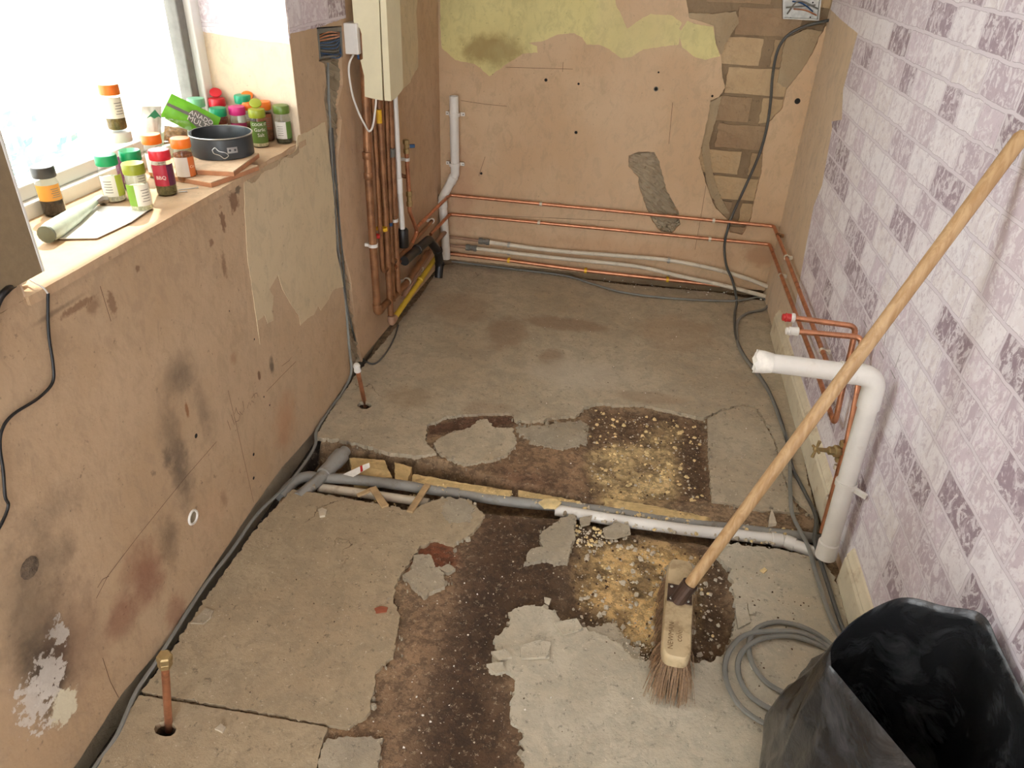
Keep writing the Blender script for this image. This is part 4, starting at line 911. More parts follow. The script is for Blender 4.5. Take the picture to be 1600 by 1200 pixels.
def clip(P, ax, r, mat, parent, wall_dir, name='pipe_clip'):
    """a ring round the pipe and a foot towards the wall"""
    a, b, c = frame_of(ax); P = Vector(P)
    ring = lathe(P-a*.006, a, [(r+.0005, 0), (r+.003, 0), (r+.003, .012), (r+.0005, .012), (r+.0005, 0)], 16, False, False)
    q = P+Vector(wall_dir)*(r+.008)
    R_ = Matrix((a, Vector(wall_dir).normalized(), a.cross(Vector(wall_dir)).normalized())).transposed()
    return obj(name, join(ring, box(q, (.012, .016, .014), R_, .001)), mat, parent)
def pipe(name, pts, r, mat, label, cat='pipe', fil=.03, group=None, seg=14, hollow=0, sm=True):
    P = fillet(pts, fil, 5) if fil else pts
    lo = min(pts, key=lambda q: q[2])
    t = thing(name, tuple(lo), label, cat, group)
    obj('tube', tube(P, r, seg, hollow), mat, t, sm)
    return t
WDL, WDB, WDR = Vector((-1, 0, 0)), Vector((0, 1, 0)), Vector((1, 0, 0))
G1 = 'copper pipes dropping from the boxing'
# five vertical drops
p = [xl(569, 95, .045), xl(572, 170, .045), xl(576, 280, .045), xl(590, 488, .045)]
b_ = p[-1]
pA = pipe('heating_pipe', [p[0]+Vector((0, 0, .1)), p[0], p[1], p[2], b_, xl(634, 444, .045), xl(668, 395, .045)], .0145, M_copdull, 'thick tarnished drop pipe furthest from the corner, turning along the wall foot', group=G1)
clip(xl(583, 383, .045), (0, 0, 1), .0145, M_whpl, pA, WDL); clip(xl(636, 440, .045), (xl(634, 444, .045)-b_), .0145, M_whold, pA, WDL)
obj('elbow', tube(fillet([b_+Vector((0, 0, .035)), b_, b_+(xl(634, 444, .045)-b_).normalized()*.035], .03, 5), .017, 14), M_copdull, pA, True)
for zz in (.55, .62): obj('soldered_joint', lathe(xl(576, 280, .045)+Vector((0, 0, zz-.55)), (0, 0, 1), [(.0148, 0), (.0163, .002), (.0163, .022), (.0148, .024)], 16), M_copdull, pA, True)
pB = pipe('copper_drop_pipe', [xl(583, 160, .05)+Vector((0, 0, .15)), xl(583, 160, .05), xl(598, 427, .05), xl(640, 385, .05), xl(676, 344, .05)], .0085, M_copdull, 'slim copper drop pipe with a red clip, bending back towards the corner', group=G1)
clip(xl(589, 369, .05), (0, 0, 1), .0085, M_redp, pB, WDL); clip(xl(675, 345, .05), (0, 1, 0), .0085, M_whpl, pB, WDL)
pC = pipe('gas_drop_pipe', [xl(592, 158, .05)+Vector((0, 0, .15)), xl(592, 158, .05), xl(611, 498, .05)], .0125, M_copdull, 'copper gas drop pipe with a yellow clip and yellow tape', group=G1)
clip(xl(599, 358, .05), (0, 0, 1), .0125, M_yelclip, pC, WDL); obj('yellow_tape', lathe(xl(591.5, 192, .05), (0, 0, 1), [(.0128, 0), (.0128, .045)], 16), M_yelclip, pC, True)
pD = pipe('copper_drop_pipe', [xl(603, 158, .05)+Vector((0, 0, .15)), xl(603, 158, .05), xl(615, 470, .05)], .0085, M_copdull, 'slim dull drop pipe with a blue clip', group=G1)
clip(xl(609, 350, .05), (0, 0, 1), .0085, M_bluep, pD, WDL)
pE = pipe('heating_pipe', [xl(608, 158, .05)+Vector((0, 0, .15)), xl(609, 158, .05), xl(622, 460, .05)], .0125, M_copdull, 'tarnished drop pipe beside the white condensate pipe', group=G1)
clip(xl(616, 344, .05), (0, 0, 1), .0125, M_whpl, pE, WDL)
obj('joint', lathe(xl(612, 245, .05), (0, 0, 1), [(.013, 0), (.0148, .002), (.0148, .03), (.013, .032)], 16), M_dgrey, pE, True)
# white condensate pipe into black reducer
q0, q1, q2 = xl(617, 152, .06), xl(624, 290, .06), xl(629, 358, .06)
pw = pipe('condensate_pipe', [q0+Vector((0, 0, .15)), q0, q1, q2], .0105, M_whpl, 'white condensate pipe ending in a black rubber reducer')
obj('coupling', lathe(q1-Vector((0, 0, .03)), (0, 0, 1), [(.0108, 0), (.0128, .002), (.0128, .058), (.0108, .06)], 16), M_whpl, pw, True)
obj('reducer', lathe(xl(631, 386, .06), (0, 0, 1), [(.018, 0), (.021, .004), (.021, .07), (.016, .078), (.0108, .08)], 18), M_black, pw, True)
# copper stub with isolating valve
v0, v1, v2, v3, v4 = xl(635, 236, .05), xl(639, 300, .05), xl(640, 330, .05), xl(652, 362, .05), xl(640, 388, .05)
pv = pipe('valve_pipe', [v0, v1, v2, v3, v4, xl(616, 420, .05)], .0082, M_copper, 'copper stub pipe with a blue handled isolating valve', fil=.02)
obj('valve_body', join(lathe(v0-Vector((0, 0, .01)), (0, 0, 1), [(.010, 0), (.012, .003), (.012, .018), (.009, .02), (.009, .036), (.013, .038), (.013, .052), (.008, .054)], 6), lathe(v0+Vector((0, 0, .018)), (.6, .5, 0), [(.006, 0), (.006, .02)], 8)), M_brass, pv)
obj('valve_handle', box(v0+Vector((.02, .012, .018)), (.022, .010, .014), Matrix.Rotation(.6, 3, 'Z'), .003), M_bluep, pv)
obj('compression_joint', lathe(v1-Vector((0, 0, .06)), (0, 0, 1), [(.009, 0), (.013, .003), (.013, .02), (.010, .024), (.010, .04), (.013, .044), (.013, .06), (.009, .064)], 6), M_brass, pv)
clip(v0.lerp(v1, .2), (0, 0, 1), .0082, M_whpl, pv, WDL)
obj('side_tee', tube([v0.lerp(v1, .62), v0.lerp(v1, .62)+Vector((-.015, .0, .0)), v0.lerp(v1, .62)+Vector((-.022, -.02, .01))], .008, 10), M_copdull, pv, True)
# black condensate trap elbow
e = [xl(632, 408, .07), xl(652, 390, .07), xl(670, 374, .07), xl(684, 392, .09), xl(687, 412, .09), xl(685, 434, .09)]
be = pipe('black_trap', e, .019, M_black, 'black plastic trap pipe bent down to the floor in the corner', fil=.03)
for k in (1, 3, 4): obj('collar', lathe(e[k]-(e[k+1 if k < 5 else k]-e[k-1]).normalized()*.008, (e[min(k+1, 5)]-e[k-1]), [(.0195, 0), (.0225, .002), (.0225, .014), (.0195, .016)], 16), M_black, be, True)
# yellow gas pipe and the dusty runs along the wall foot
gp_ = pipe('gas_pipe', [xl(612, 503, .055), xl(657, 438, .055), xl(684, 398, .055)], .0115, M_yelp, 'yellow gas pipe running along the foot of the window wall')
obj('union', lathe(xl(657, 437, .055), (xl(657, 438, .055)-xl(612, 503, .055)), [(.0118, -.01), (.0145, -.008), (.0145, .008), (.0118, .01)], 14), M_yelp, gp_, True)
obj('elbow', tube(fillet([xl(611, 494, .055), xl(611, 505, .055), xl(617, 496, .055)], .02, 4), .0145, 12), M_copdust, gp_, True)
d1 = pipe('dusty_pipe', [xl(630, 466, .035), xl(655, 421, .035), xl(680, 380, .035), xl(696, 362, .035)], .011, M_copdust, 'dust covered pipe behind the yellow gas pipe')
clip(xl(657, 420, .035), (0, 1, 0), .011, M_whold, d1, WDL)

# ================================================================== end wall pipes
def bpts(L, o): return [yb(x_, y_, o) for x_, y_ in L]
xr1 = xr(1216, 366, .03); xr2 = xr(1208, 396, .03)
c1 = yb(1208, 353.5, .03); c1 = Vector((XR-.032, YB-.03, c1.z)); c2 = Vector((XR-.032, YB-.03, yb(1203, 382, .03).z))
def zfix(P, z): return Vector((P.x, P.y, z))
R1 = [xl(650, 343, .05), xl(676, 315, .05), Vector((wx(YB)+.05, YB-.03, yb(705, 305, .03).z)), c1]+[xr(x_, y_, .032) for x_, y_ in ((1229, 403), (1257, 475), (1291, 563), (1302, 590))]
R1[0].z = R1[1].z = R1[2].z
up1 = pipe('copper_wall_pipe', R1, .0078, M_copper, 'upper copper pipe crossing the end wall and turning along the papered wall', fil=.02, group='twin copper wall pipes')
R2 = [xl(672, 330, .05), Vector((wx(YB)+.05, YB-.03, yb(705, 335, .03).z)), c2]+[xr(x_, y_, .032) for x_, y_ in ((1221, 432), (1268, 555))]
R2[0].z = R2[1].z
ub = xr(1304, 664, .032); usb = xr(1338, 510, .032)
R2 += [ub, usb, at(1243, 497, 1, usb.y)]
up2 = pipe('copper_wall_pipe', R2, .0078, M_copper, 'lower copper pipe crossing the end wall, looping up to a red capped stub', fil=.022, group='twin copper wall pipes')
for (a, b, o) in (((845, 319), (842, 348), 0), ((1115, 345), (1109, 374), 0)):
    clip(yb(*a, .03), (1, 0, 0), .0078, M_whold, up1, WDB); clip(yb(*b, .03), (1, 0, 0), .0078, M_whold, up2, WDB)
clip(xr(1229, 402, .032), (0, 1, 0), .0078, M_whold, up1, WDR); clip(xr(1285, 549, .032), (0, 1, 0), .0078, M_whold, up1, WDR); clip(xr(1220, 431, .032), (0, 1, 0), .0078, M_whold, up2, WDR)
clip(xr(1216, 368, .032), (0, 1, 0), .0078, M_copdull, up1, WDR)
def pushcap(P, dirv, mat, parent, name='stop_end', ring=None):
    dirv = Vector(dirv).normalized()
    o = obj(name, lathe(P, dirv, [(.0085, -.004), (.0125, -.002), (.0125, .004), (.0115, .006), (.0115, .018), (.0125, .019), (.0125, .022), (.010, .023), (.010, .029), (.007, .031)], 16), mat, parent, True)
    if ring: obj('collar', lathe(P, dirv, [(.0128, -.003), (.0138, -.001), (.0138, .006), (.0128, .007)], 16), ring, o, True)
    return o
tip = at(1240, 497, 1, usb.y); pushcap(tip, tip-at(1300, 502, 1, usb.y), M_redp, up2, 'red_stop_end', M_whpl)
lb_ = xr(1347, 527, .032); sc_ = xr(1324, 688, .045)
ls = pipe('copper_stub', [at(1246, 518, 1, lb_.y), lb_, xr(1340, 610, .035), sc_, xr(1306, 752, .045), xr(1284, 832, .045)], .0078, M_copper, 'copper stub with a white stop end, feeding the brass stopcock', fil=.02)
t2 = at(1246, 518, 1, lb_.y); pushcap(t2, t2-at(1300, 521, 1, lb_.y), M_whpl, ls, 'white_stop_end')
clip(xr(1309, 730, .045), (xr(1324, 688, .045)-xr(1284, 832, .045)), .0078, M_whold, ls, WDR); clip(xr(1297, 778, .045), (0, .1, 1), .0078, M_whold, ls, WDR)
# brass stopcock
sc0 = xr(1317, 706, .045); ax_ = (xr(1324, 688, .045)-xr(1308, 740, .045)).normalized(); hd = (at(1275, 702, 1, sc0.y-.02)-sc0); hd_n = hd.normalized(); L_ = hd.length
cock = thing('stopcock', tuple(sc0-Vector((0, 0, .03))), 'brass stopcock with a crosshead handle on the papered wall', 'tap')
obj('body', join(lathe(sc0-ax_*.032, ax_, [(.011, 0), (.015, .001), (.015, .014), (.011, .018), (.013, .026), (.013, .04), (.011, .046), (.015, .05), (.015, .062), (.011, .064)], 6), lathe(sc0, hd_n, [(.013, 0), (.014, .012), (.0165, .014), (.0165, .026), (.0115, .028), (.0115, .042), (.009, .044)], 6)), M_brass, cock)
obj('spindle', lathe(sc0+hd_n*.04, hd_n, [(.006, 0), (.0055, max(.02, L_-.042))], 12), M_brass, cock, True)
hc = sc0+hd_n*(L_); up_ = ax_.cross(hd_n).normalized(); v_ = (Vector((0, 0, 1))-hd_n*hd_n.z).normalized()
obj('crosshead', join(tube([hc-v_*.026, hc-v_*.008, hc+v_*.008, hc+v_*.026], [.0048, .0036, .0036, .0048], 10), tube([hc-up_*.018, hc+up_*.018], .0038, 8), lathe(hc-hd_n*.006, hd_n, [(.006, 0), (.0075, .003), (.0075, .01), (.004, .013)], 12)), M_brass, cock, True)

# white waste with elbow and torn end
wt, wbm = xr(1370, 588, .052), xr(1290, 868, .046)
wbm.z = max(wbm.z, .02)
arm = at(1186, 573, 1, wt.y); arm.z = wt.z+.004
wr = .0235
ws = thing('waste_pipe', tuple(wbm), 'white waste pipe with an elbow, its open end torn and taped', 'pipe')
obj('upright', tube([wbm, wt-(wt-wbm).normalized()*.04], wr, 20), M_whpl, ws, True)
obj('elbow', tube(fillet([wt-(wt-wbm).normalized()*.085, wt, wt+(arm-wt).normalized()*.085], .045, 8), wr+.0035, 22), M_whpl, ws, True)
obj('arm', tube([wt+(arm-wt).normalized()*.05, arm], wr, 22, wr-.003), M_whpl, ws, True)
obj('socket', lathe(wbm+(wt-wbm).normalized()*-.005, wt-wbm, [(wr, 0), (wr+.004, .002), (wr+.004, .05), (wr+.001, .053)], 20), M_whpl, ws, True)
dn_ = (arm-wt).normalized(); _, b2, c2_ = frame_of(dn_); V = []; Fc = []
for i in range(24):
    t = 2*math.pi*i/24
    for k, (rr, dd) in enumerate(((wr+.001, -.028), (wr+.0045, -.006), (wr+.005+.006*nz(i*.9, 1), .012+.018*nz(i*1.7, 5)), (wr*.55+.006*nz(i*2.1, 3), .004+.012*nz(i*1.3, 8)))):
        V.append(arm+dn_*dd+(b2*math.cos(t)+c2_*math.sin(t))*rr)
for i in range(24):
    for k in range(3): a = i*4+k; b = ((i+1) % 24)*4+k; Fc.append((a, a+1, b+1, b))
obj('torn_film', (V, Fc), M_paper, ws, 60)
pc = wbm.lerp(wt, .42)
cpo = obj('strap_clip', lathe(pc, wt-wbm, [(wr+.0005, 0), (wr+.004, 0), (wr+.004, .014), (wr+.0005, .014), (wr+.0005, 0)], 20, False, False), M_whpl, ws, True)
obj('clip_foot', box(pc+Vector((.026, -.026, .004)), (.045, .010, .014), Matrix.Rotation(-.8, 3, 'Z'), .001), M_whpl, cpo)
# standpipe in the corner
s_ = bpts(((709, 150), (711, 272)), .05)+bpts(((691, 310), (697, 392), (697, 404)), .05)
st = pipe('standpipe', [s_[4], s_[3], s_[2], s_[1], s_[0]], .0205, M_whpl, 'white open topped standpipe on the end wall, kinked near the floor', fil=.015, seg=20, hollow=.018)
for py_ in (179, 257):
    c = yb(710, py_, .05); o_ = obj('pipe_bracket', join(lathe(c-Vector((0, 0, .008)), (0, 0, 1), [(.021, 0), (.0245, 0), (.0245, .016), (.021, .016), (.021, 0)], 20, False, False), box(c+Vector((.034, .018, 0)), (.02, .006, .016), None, .001), box(c+Vector((-.034, .018, 0)), (.02, .006, .016), None, .001)), M_whpl, st)
    for s in (1, -1): obj('screw', lathe(c+Vector((.037*s, .016, 0)), (0, -1, 0), [(.003, 0), (.003, .002)], 8), M_dgrey, o_, True)
for (k, l) in ((1, 2), (2, 3), (3, 4)):
    pass
for a, b in ((s_[1], s_[2]), (s_[2], s_[3])):
    dd = (b-a).normalized(); obj('socket', lathe(a+dd*.012, dd, [(.0206, 0), (.0228, .002), (.0228, .032), (.0206, .034)], 20), M_whpl, st, True)
# white plastic pipes and low copper
W1 = bpts(((762, 378), (860, 391), (960, 399), (1040, 406), (1110, 419), (1160, 433), (1200, 448)), .035); W2 = bpts(((742, 388), (860, 402), (960, 412), (1010, 419), (1060, 431), (1130, 446), (1200, 464)), .04)
for L, lab, cn, lead in ((W1, 'upper white plastic pipe with a grey connector along the end wall', (755, 378), (700, 370)), (W2, 'lower white plastic pipe with a grey connector along the end wall', (738, 387), (700, 383))):
    t = pipe('plastic_pipe', spline(L, 5), .0098, M_whold, lab, fil=0, group='white plastic pipes on the end wall')
    d_ = (L[1]-L[0]).normalized(); obj('connector', lathe(L[0]+d_*.01, -d_, [(.010, 0), (.0155, .002), (.0155, .016), (.0135, .018), (.0135, .034), (.0155, .036), (.0155, .054), (.009, .056)], 16), M_dgrey, t, True)
    obj('copper_tail', tube([L[0]-d_*.03, yb(*lead, .035)], .0075, 10), M_copdust, t, True)
    for pxy in ((795, 383 if L is W1 else 395), (1045, 407 if L is W1 else 428)): clip(yb(*pxy, .036), (1, 0, 0), .0098, M_steel, t, WDB)
c3 = bpts(((700, 396), (795, 407), (915, 423), (1043, 437), (1125, 446)), .03)
lc = pipe('gas_run_pipe', c3, .0095, M_copper, 'low copper pipe held by yellow clips at the end wall foot', fil=0)
for q in (c3[1], c3[2], c3[3]): clip(q, (1, 0, .02), .0095, M_yelclip, lc, WDB)

# ================================================================== cables
def cable(name, pts, r, mat, label, n=6, sx=1.25, group=None):
    P = spline(pts, n); lo = min(P, key=lambda q: q.z)
    t = thing(name, tuple(lo), label, 'cable', group); obj('sheath', tube(P, r, 8, 0, sx), mat, t, True); return t
ck = thing('metal_back_box', tuple(yb(1245, 34, 0)), 'galvanised metal back box with loose wires at the top of the brick patch', 'electrical box')
q = [uvB(p) for p in ((1222, -40), (1287, -40), (1279, 32), (1223, 29))]
obj('back_plate', slab(FBW, [q], -.016, -.012), M_steel, ck)
cx_, cz_ = sum(a[0] for a in q)/4, sum(a[1] for a in q)/4
obj('box_rim', slab(FBW, [q, [((a[0]-cx_)*.93+cx_, (a[1]-cz_)*.95+cz_) for a in q][::-1]], -.016, .012), M_steel, ck)
for i, (mt, a, b, m1) in enumerate(((M_dgrey, (1230, 22), (1278, 14), (1248, 2)), (M_copper, (1240, 14), (1276, 24), (1258, 16)), (M_dgrey, (1228, 12), (1274, 8), (1250, 10)), (M_bluep, (1238, 2), (1270, 18), (1255, 6)))):
    obj('wire', tube(spline([yb(*a, .0), yb(*m1, .012), yb(*b, .002)], 5), .003, 6), mt, ck, True)
for a in ((1270, 4), (1266, 27), (1235, 28)): obj('knockout', lathe(yb(*a, -.013), (0, -1, 0), [(.003, 0), (.003, .002)], 10), M_dark, ck)
cab1 = [yb(*p, o) for p, o in (((1314, 28), .002), ((1290, 33), .01), ((1255, 42), .006), ((1228, 58), .004), ((1214, 82), .0), ((1207, 120), -.004), ((1204, 160), .0), ((1197, 205), .004), ((1185, 245), .002), ((1163, 295), .004), ((1145, 335), .012), ((1137, 358), .045), ((1132, 385), .05), ((1135, 415), .055), ((1145, 440), .06))]
flr1 = [fl(*p, .006) for p in ((1151, 470), (1148, 492), (1150, 525), (1163, 556), (1182, 580), (1200, 608), (1216, 645), (1230, 690), (1238, 730), (1258, 770), (1275, 808), (1273, 845), (1288, 895), (1318, 985), (1345, 1040))]
cable('black_supply_cable', cab1+flr1, .0058, M_dcable, 'dark grey cable from the metal box down the end wall and along the skirting', 5)
bf = [fl(*p, .008) for p in ((706, 408), (745, 413), (800, 420), (880, 430), (925, 443), (975, 457), (1050, 466), (1145, 470), (1185, 464), (1200, 472), (1194, 483), (1168, 489), (1153, 502), (1152, 528), (1157, 548), (1176, 575), (1192, 597), (1206, 622), (1220, 660), (1233, 700), (1235, 770), (1239, 806), (1262, 852), (1276, 900), (1298, 965), (1325, 1020))]
cable('grey_floor_cable', bf, .005, M_cable, 'grey cable lying along the end wall foot then beside the skirting', 5)
lc_ = [fl(*p, z) for p, z in (((118, 1250), -.002), ((150, 1196), -.004), ((183, 1148), 0), ((212, 1082), .004), ((243, 1036), .006), ((262, 1005), .006), ((300, 945), .006), ((327, 905), .006), ((362, 860), .006), ((400, 806), .006), ((436, 770), .004), ((458, 747), -.006), ((480, 718), -.010), ((493, 694), -.004), ((495, 672), .006), ((515, 640), .006), ((538, 608), .008))]+[xl(*p, o) for p, o in (((549, 580), .012), ((546, 545), .006), ((541, 490), .0), ((532, 425), -.004), ((523, 330), -.006), ((517, 230), -.006), ((513, 140), -.006), ((512, 98), -.008))]
cable('grey_wall_cable', lc_, .0040, M_cable, 'grey cable along the foot of the window wall rising into the chase', 5)
cable('looped_cable', [xl(*p, -.004) for p in ((519, 200), (528, 320), (536, 410))]+[xl(541, 470, .0), xl(549, 508, .01)]+[fl(*p, .006) for p in ((562, 553), (574, 566), (588, 567), (604, 550), (616, 528), (622, 508))], .0032, M_dcable, 'dark cable looping out of the chase to the gas pipe', 5)
coilp = [(1345, 1075), (1325, 1035), (1290, 1000), (1255, 980), (1215, 972), (1184, 981), (1170, 1005), (1176, 1038), (1200, 1068), (1240, 1088), (1280, 1093), (1315, 1085), (1335, 1060), (1318, 1030), (1280, 1008), (1235, 994), (1190, 998), (1160, 1018), (1153, 1048), (1170, 1085), (1215, 1112), (1265, 1118), (1310, 1105), (1335, 1070), (1310, 1025), (1262, 992), (1215, 986), (1165, 992), (1138, 1020), (1134, 1060), (1158, 1105), (1205, 1135), (1255, 1146), (1300, 1135), (1340, 1110)]
cable('cable_coil', [fl(x_, y_, .0065+.0028*(i//12)+(.003 if i % 7 == 3 else 0)) for i, (x_, y_) in enumerate(coilp)], .0052, M_cable, 'coil of grey cable on the floor beside the black bin bag', 5)

# ================================================================== floor stubs
def stub(base, top, capkind, lab):
    b = fl(*base, -.03); tpt = at(*top, 1, fl(*base, 0).y)
    t = thing('floor_stub_pipe', (b.x, b.y, -.012), lab, 'pipe', 'copper stubs through the floor'); d_ = (tpt-b).normalized()
    obj('tube', tube([b, tpt], .0078, 14), M_copper, t, True)
    if capkind == 'white': pushcap(tpt-d_*.012, d_, M_whpl, t, 'stop_end')
    else:
        cap_ = obj('stop_end', lathe(tpt-d_*.03, d_, [(.010, 0), (.0135, .002), (.0135, .015), (.0115, .017)], 6), M_brass, t)
        obj('cap_nut', lathe(tpt-d_*.013, d_, [(.0115, 0), (.0145, .002), (.0145, .018), (.0115, .021)], 6), M_brass, cap_)
    return t
stub((571, 635), (558, 575), 'white', 'copper stub with a white push cap rising from the far screed')
stub((264, 1141), (257, 1027), 'brass', 'copper stub with a brass cap rising from the near screed sheet')

# ================================================================== trench
def tp_(L, z): return [fl(x_, y_, z) for x_, y_ in L]
g1 = pipe('trench_waste_pipe', spline(tp_(((438, 778), (455, 757), (478, 745), (510, 747), (560, 750), (640, 760), (717, 772), (800, 784), (874, 791), (968, 802), (1117, 823), (1247, 838), (1285, 845)), -.022), 5), .0165, M_greypl, 'long grey waste pipe lying in the floor trench', fil=0)
for a, b in (((717, 772), (725, 773)),): obj('socket', lathe(fl(*a, -.022), fl(*b, -.022)-fl(*a, -.022), [(.0168, -.04), (.0185, -.038), (.0185, .0), (.0168, .002)], 16), M_greypl, g1, True)
g2 = pipe('trench_branch_pipe', tp_(((466, 778), (490, 757), (512, 736)), -.012)+tp_(((540, 704),), -.012), .019, M_greypl, 'stout grey branch pipe passing under the far screed', fil=.02)
obj('socket', lathe(fl(505, 742, -.012), fl(540, 704, -.012)-fl(505, 742, -.012), [(.0192, 0), (.0235, .003), (.0235, .05), (.027, .07), (.027, .11)], 18), M_greypl, g2, True)
g3 = pipe('trench_white_pipe', tp_(((868, 797), (950, 811), (1080, 829), (1150, 836), (1225, 845)), -.016)+tp_(((1283, 868),), -.010), .0175, M_whpl, 'white pipe at the front edge of the trench', fil=.02)
for a, b in (((1205, 843), (1213, 844)), ((1225, 845), (1235, 849))): obj('socket', lathe(fl(*a, -.016), fl(*b, -.016)-fl(*a, -.016), [(.0178, 0), (.0205, .002), (.0205, .03), (.0178, .032)], 16), M_whpl, g3, True)
g4 = pipe('trench_old_pipe', tp_(((498, 762), (560, 770), (670, 786)), -.035), .014, M_whold, 'dirty white pipe under the wood offcuts in the trench', fil=0)
def lump(poly, z0, z1, mat, name, lab, cat, seed=0., amp=.003, group=None):
    lp = ragged([uvF(p) for p in poly], amp, .008, seed); V, Fc = slab(FL, [lp], z0, z1, back=True)
    V = [v+Vector((nz(v.x*80, v.y*80, seed), nz(v.x*80, v.y*80, seed+3), nz(v.x*60, v.y*60, seed+6)))*.002 for v in V]
    return tag(obj(name, (V, Fc), mat), lab, cat, group)
GI = 'yellow insulation pieces along the trench'
lump([(545, 708), (600, 712), (612, 738), (552, 744)], -.055, -.018, M_foam, 'insulation_block', 'stained yellow insulation block beside the branch pipe', 'insulation', 1., group=GI)
lump([(616, 716), (644, 724), (636, 746), (617, 742)], -.055, -.016, M_foam, 'insulation_block', 'short yellow insulation block in the trench, next along', 'insulation', 2., group=GI)
lump([(645, 738), (720, 752), (800, 764), (798, 774), (720, 764), (643, 750)], -.04, -.006, M_foam, 'insulation_strip', 'long crumbling yellow insulation strip behind the trench pipe', 'insulation', 3., group=GI)
lump([(945, 776), (1020, 788), (1060, 796), (1110, 806), (1112, 812), (1050, 806), (945, 788)], -.03, -.005, M_foam, 'insulation_strip', 'yellow insulation strip below the upper yellow square', 'insulation', 4., group=GI)
lump([(810, 762), (905, 780), (903, 786), (810, 772)], -.03, -.008, M_foam, 'insulation_strip', 'thin yellow insulation strip near the oval chip', 'insulation', 5., group=GI)
def plank(a, b, w, z, th, lab, za=None):
    p0, p1 = fl(*a, z), fl(*b, z if za is None else za); d_ = (p1-p0); L = d_.length; d_.normalize(); s_ = Vector((0, 0, 1)).cross(d_).normalized(); u_ = d_.cross(s_)
    R_ = Matrix((d_, s_, u_)).transposed()
    V, Fc = box((p0+p1)/2, (L, w, th), R_, .0015)
    V = [v+s_*.003*nz((v-p0).dot(d_)*40, 2) for v in V]
    return tag(obj('wood_offcut', (V, Fc), M_stick), lab, 'wood', 'wood offcuts over the trench')
plank((640, 800), (668, 757), .020, .004, .008, 'narrow wood offcut bridging the grey pipe', .002)
plank((602, 792), (582, 762), .022, .002, .007, 'broad wood offcut at the sheet edge, leaning into the trench', .006)
plank((558, 775), (584, 763), .014, -.004, .007, 'splintered wood piece left of the broad offcut', .004)
ps = [fl(536, 741, -.004), fl(566, 727, .006), fl(577, 723, .010), fl(578, 730, .004), fl(552, 745, -.006)]
pp = thing('paper_scrap', tuple(fl(555, 745, -.02)), 'torn white paper scrap with a red stripe in the trench', 'paper')
obj('sheet', (ps+[q-Vector((0, 0, .0006)) for q in ps], [(0, 1, 2, 3, 4), (9, 8, 7, 6, 5)]), M_paper, pp)
obj('red_stripe', ([ps[1].lerp(ps[0], .12)+Vector((0, 0, .0006)), ps[1]+Vector((0, 0, .0006)), ps[3].lerp(ps[4], .42)+Vector((0, 0, .001)), ps[3].lerp(ps[4], .56)+Vector((0, 0, .001))], [(0, 1, 2, 3)]), M_redp, pp)

# ================================================================== broken pieces on the floor
GC = 'loose screed chips on the floor'
def chip(poly, z, th, mat, lab, seed, dome=.0, name='screed_chip', grp=GC):
    lp = ragged([uvF(p) for p in poly], .0012, .006, seed); V, Fc = slab(FL, [lp], z, z+th, back=True)
    c = sum((Vector(v) for v in V), Vector())/len(V)
    V = [v+Vector((0, 0,   .0006*nz(v.x*90, v.y*90, seed) if v.z > z+.5*th else 0)) for v in V]
    return tag(obj(name, (V, Fc), mat), lab, 'rubble', grp)
chip([(841, 788), (852, 783), (868, 783), (877, 789), (868, 797), (850, 797)], .004, .006, M_chipy, 'oval cream chip resting across the trench pipes', 1.)
chip([(942, 828), (965, 818), (983, 824), (985, 836), (960, 843), (945, 842)], .0, .006, M_scGrey, 'flat square grey chip beside the white trench pipe', 2.)
chip([(497, 800), (504, 796), (511, 800), (508, 808), (500, 809)], .0, .008, M_chip, 'small grey lump on the left screed sheet', 3.)
chip([(298, 975), (322, 952), (334, 956), (330, 966), (318, 976)], .0, .005, M_scGrey, 'grey flake beside the wall cable', 4.)
chip([(336, 1141), (346, 1133), (353, 1138), (348, 1146)], .0, .006, M_chip, 'pale pebble near the brass capped stub', 5.)
chip([(850, 935), (861, 938), (858, 946), (851, 942)], .0, .006, M_chip, 'small pale chip at the dark strip edge', 6.)
chip([(760, 1042), (785, 1038), (790, 1052), (775, 1057)], .0, .010, M_scPale, 'broken pale lump at the edge of the pale screed', 7.)
chip([(767, 1022), (790, 1018), (800, 1030), (780, 1036)], .001, .009, M_scPale, 'second pale lump just behind the broken one', 8.)
chip([(812, 1012), (845, 1003), (860, 1008), (858, 1030), (815, 1032)], .001, .008, M_scPale, 'large cracked pale flake on the pale screed', 9.)
chip([(865, 975), (900, 968), (912, 985), (880, 994)], .001, .005, M_scPale, 'thin pale flake near the lower yellow square', 10.)
chip([(1148, 948), (1164, 944), (1172, 975), (1152, 984)], .001, .006, M_scPale, 'pale tile like chip to the right of the broom', 11.)
chip([(1168, 945), (1180, 950), (1178, 962), (1170, 962)], .001, .005, M_scPale, 'small corner chip beside the tile like chip', 12.)
chip([(1016, 1074), (1022, 1069), (1026, 1075), (1019, 1079)], .0, .004, M_chip, 'tiny white shell like chip by the broom bristles', 13.)
chip([(1170, 1035), (1176, 1034), (1184, 1047), (1174, 1047)], .0, .003, M_paper, 'white triangular scrap inside the cable coil', 14.)
chip([(1187, 892), (1194, 888), (1199, 892), (1193, 896)], .0, .004, M_chipy, 'cream chip on the pale screed near the white pipe', 15.)
chip([(1204, 800), (1208, 808), (1212, 822), (1200, 824), (1201, 812)], .0, .012, M_chip, 'upright grey sliver at the trench end', 16.)
chip([(905, 812), (925, 808), (922, 820), (908, 824)], .0, .008, M_scGrey, 'grey shard leaning in the rubble by the screed island', 17.)
chip([(585, 952), (596, 948), (606, 950), (604, 957), (588, 959)], .0003, .003, simple('red_brick_chip', srgb(150, 84, 58), .9), 'small red brick chip on the left screed sheet', 18.)
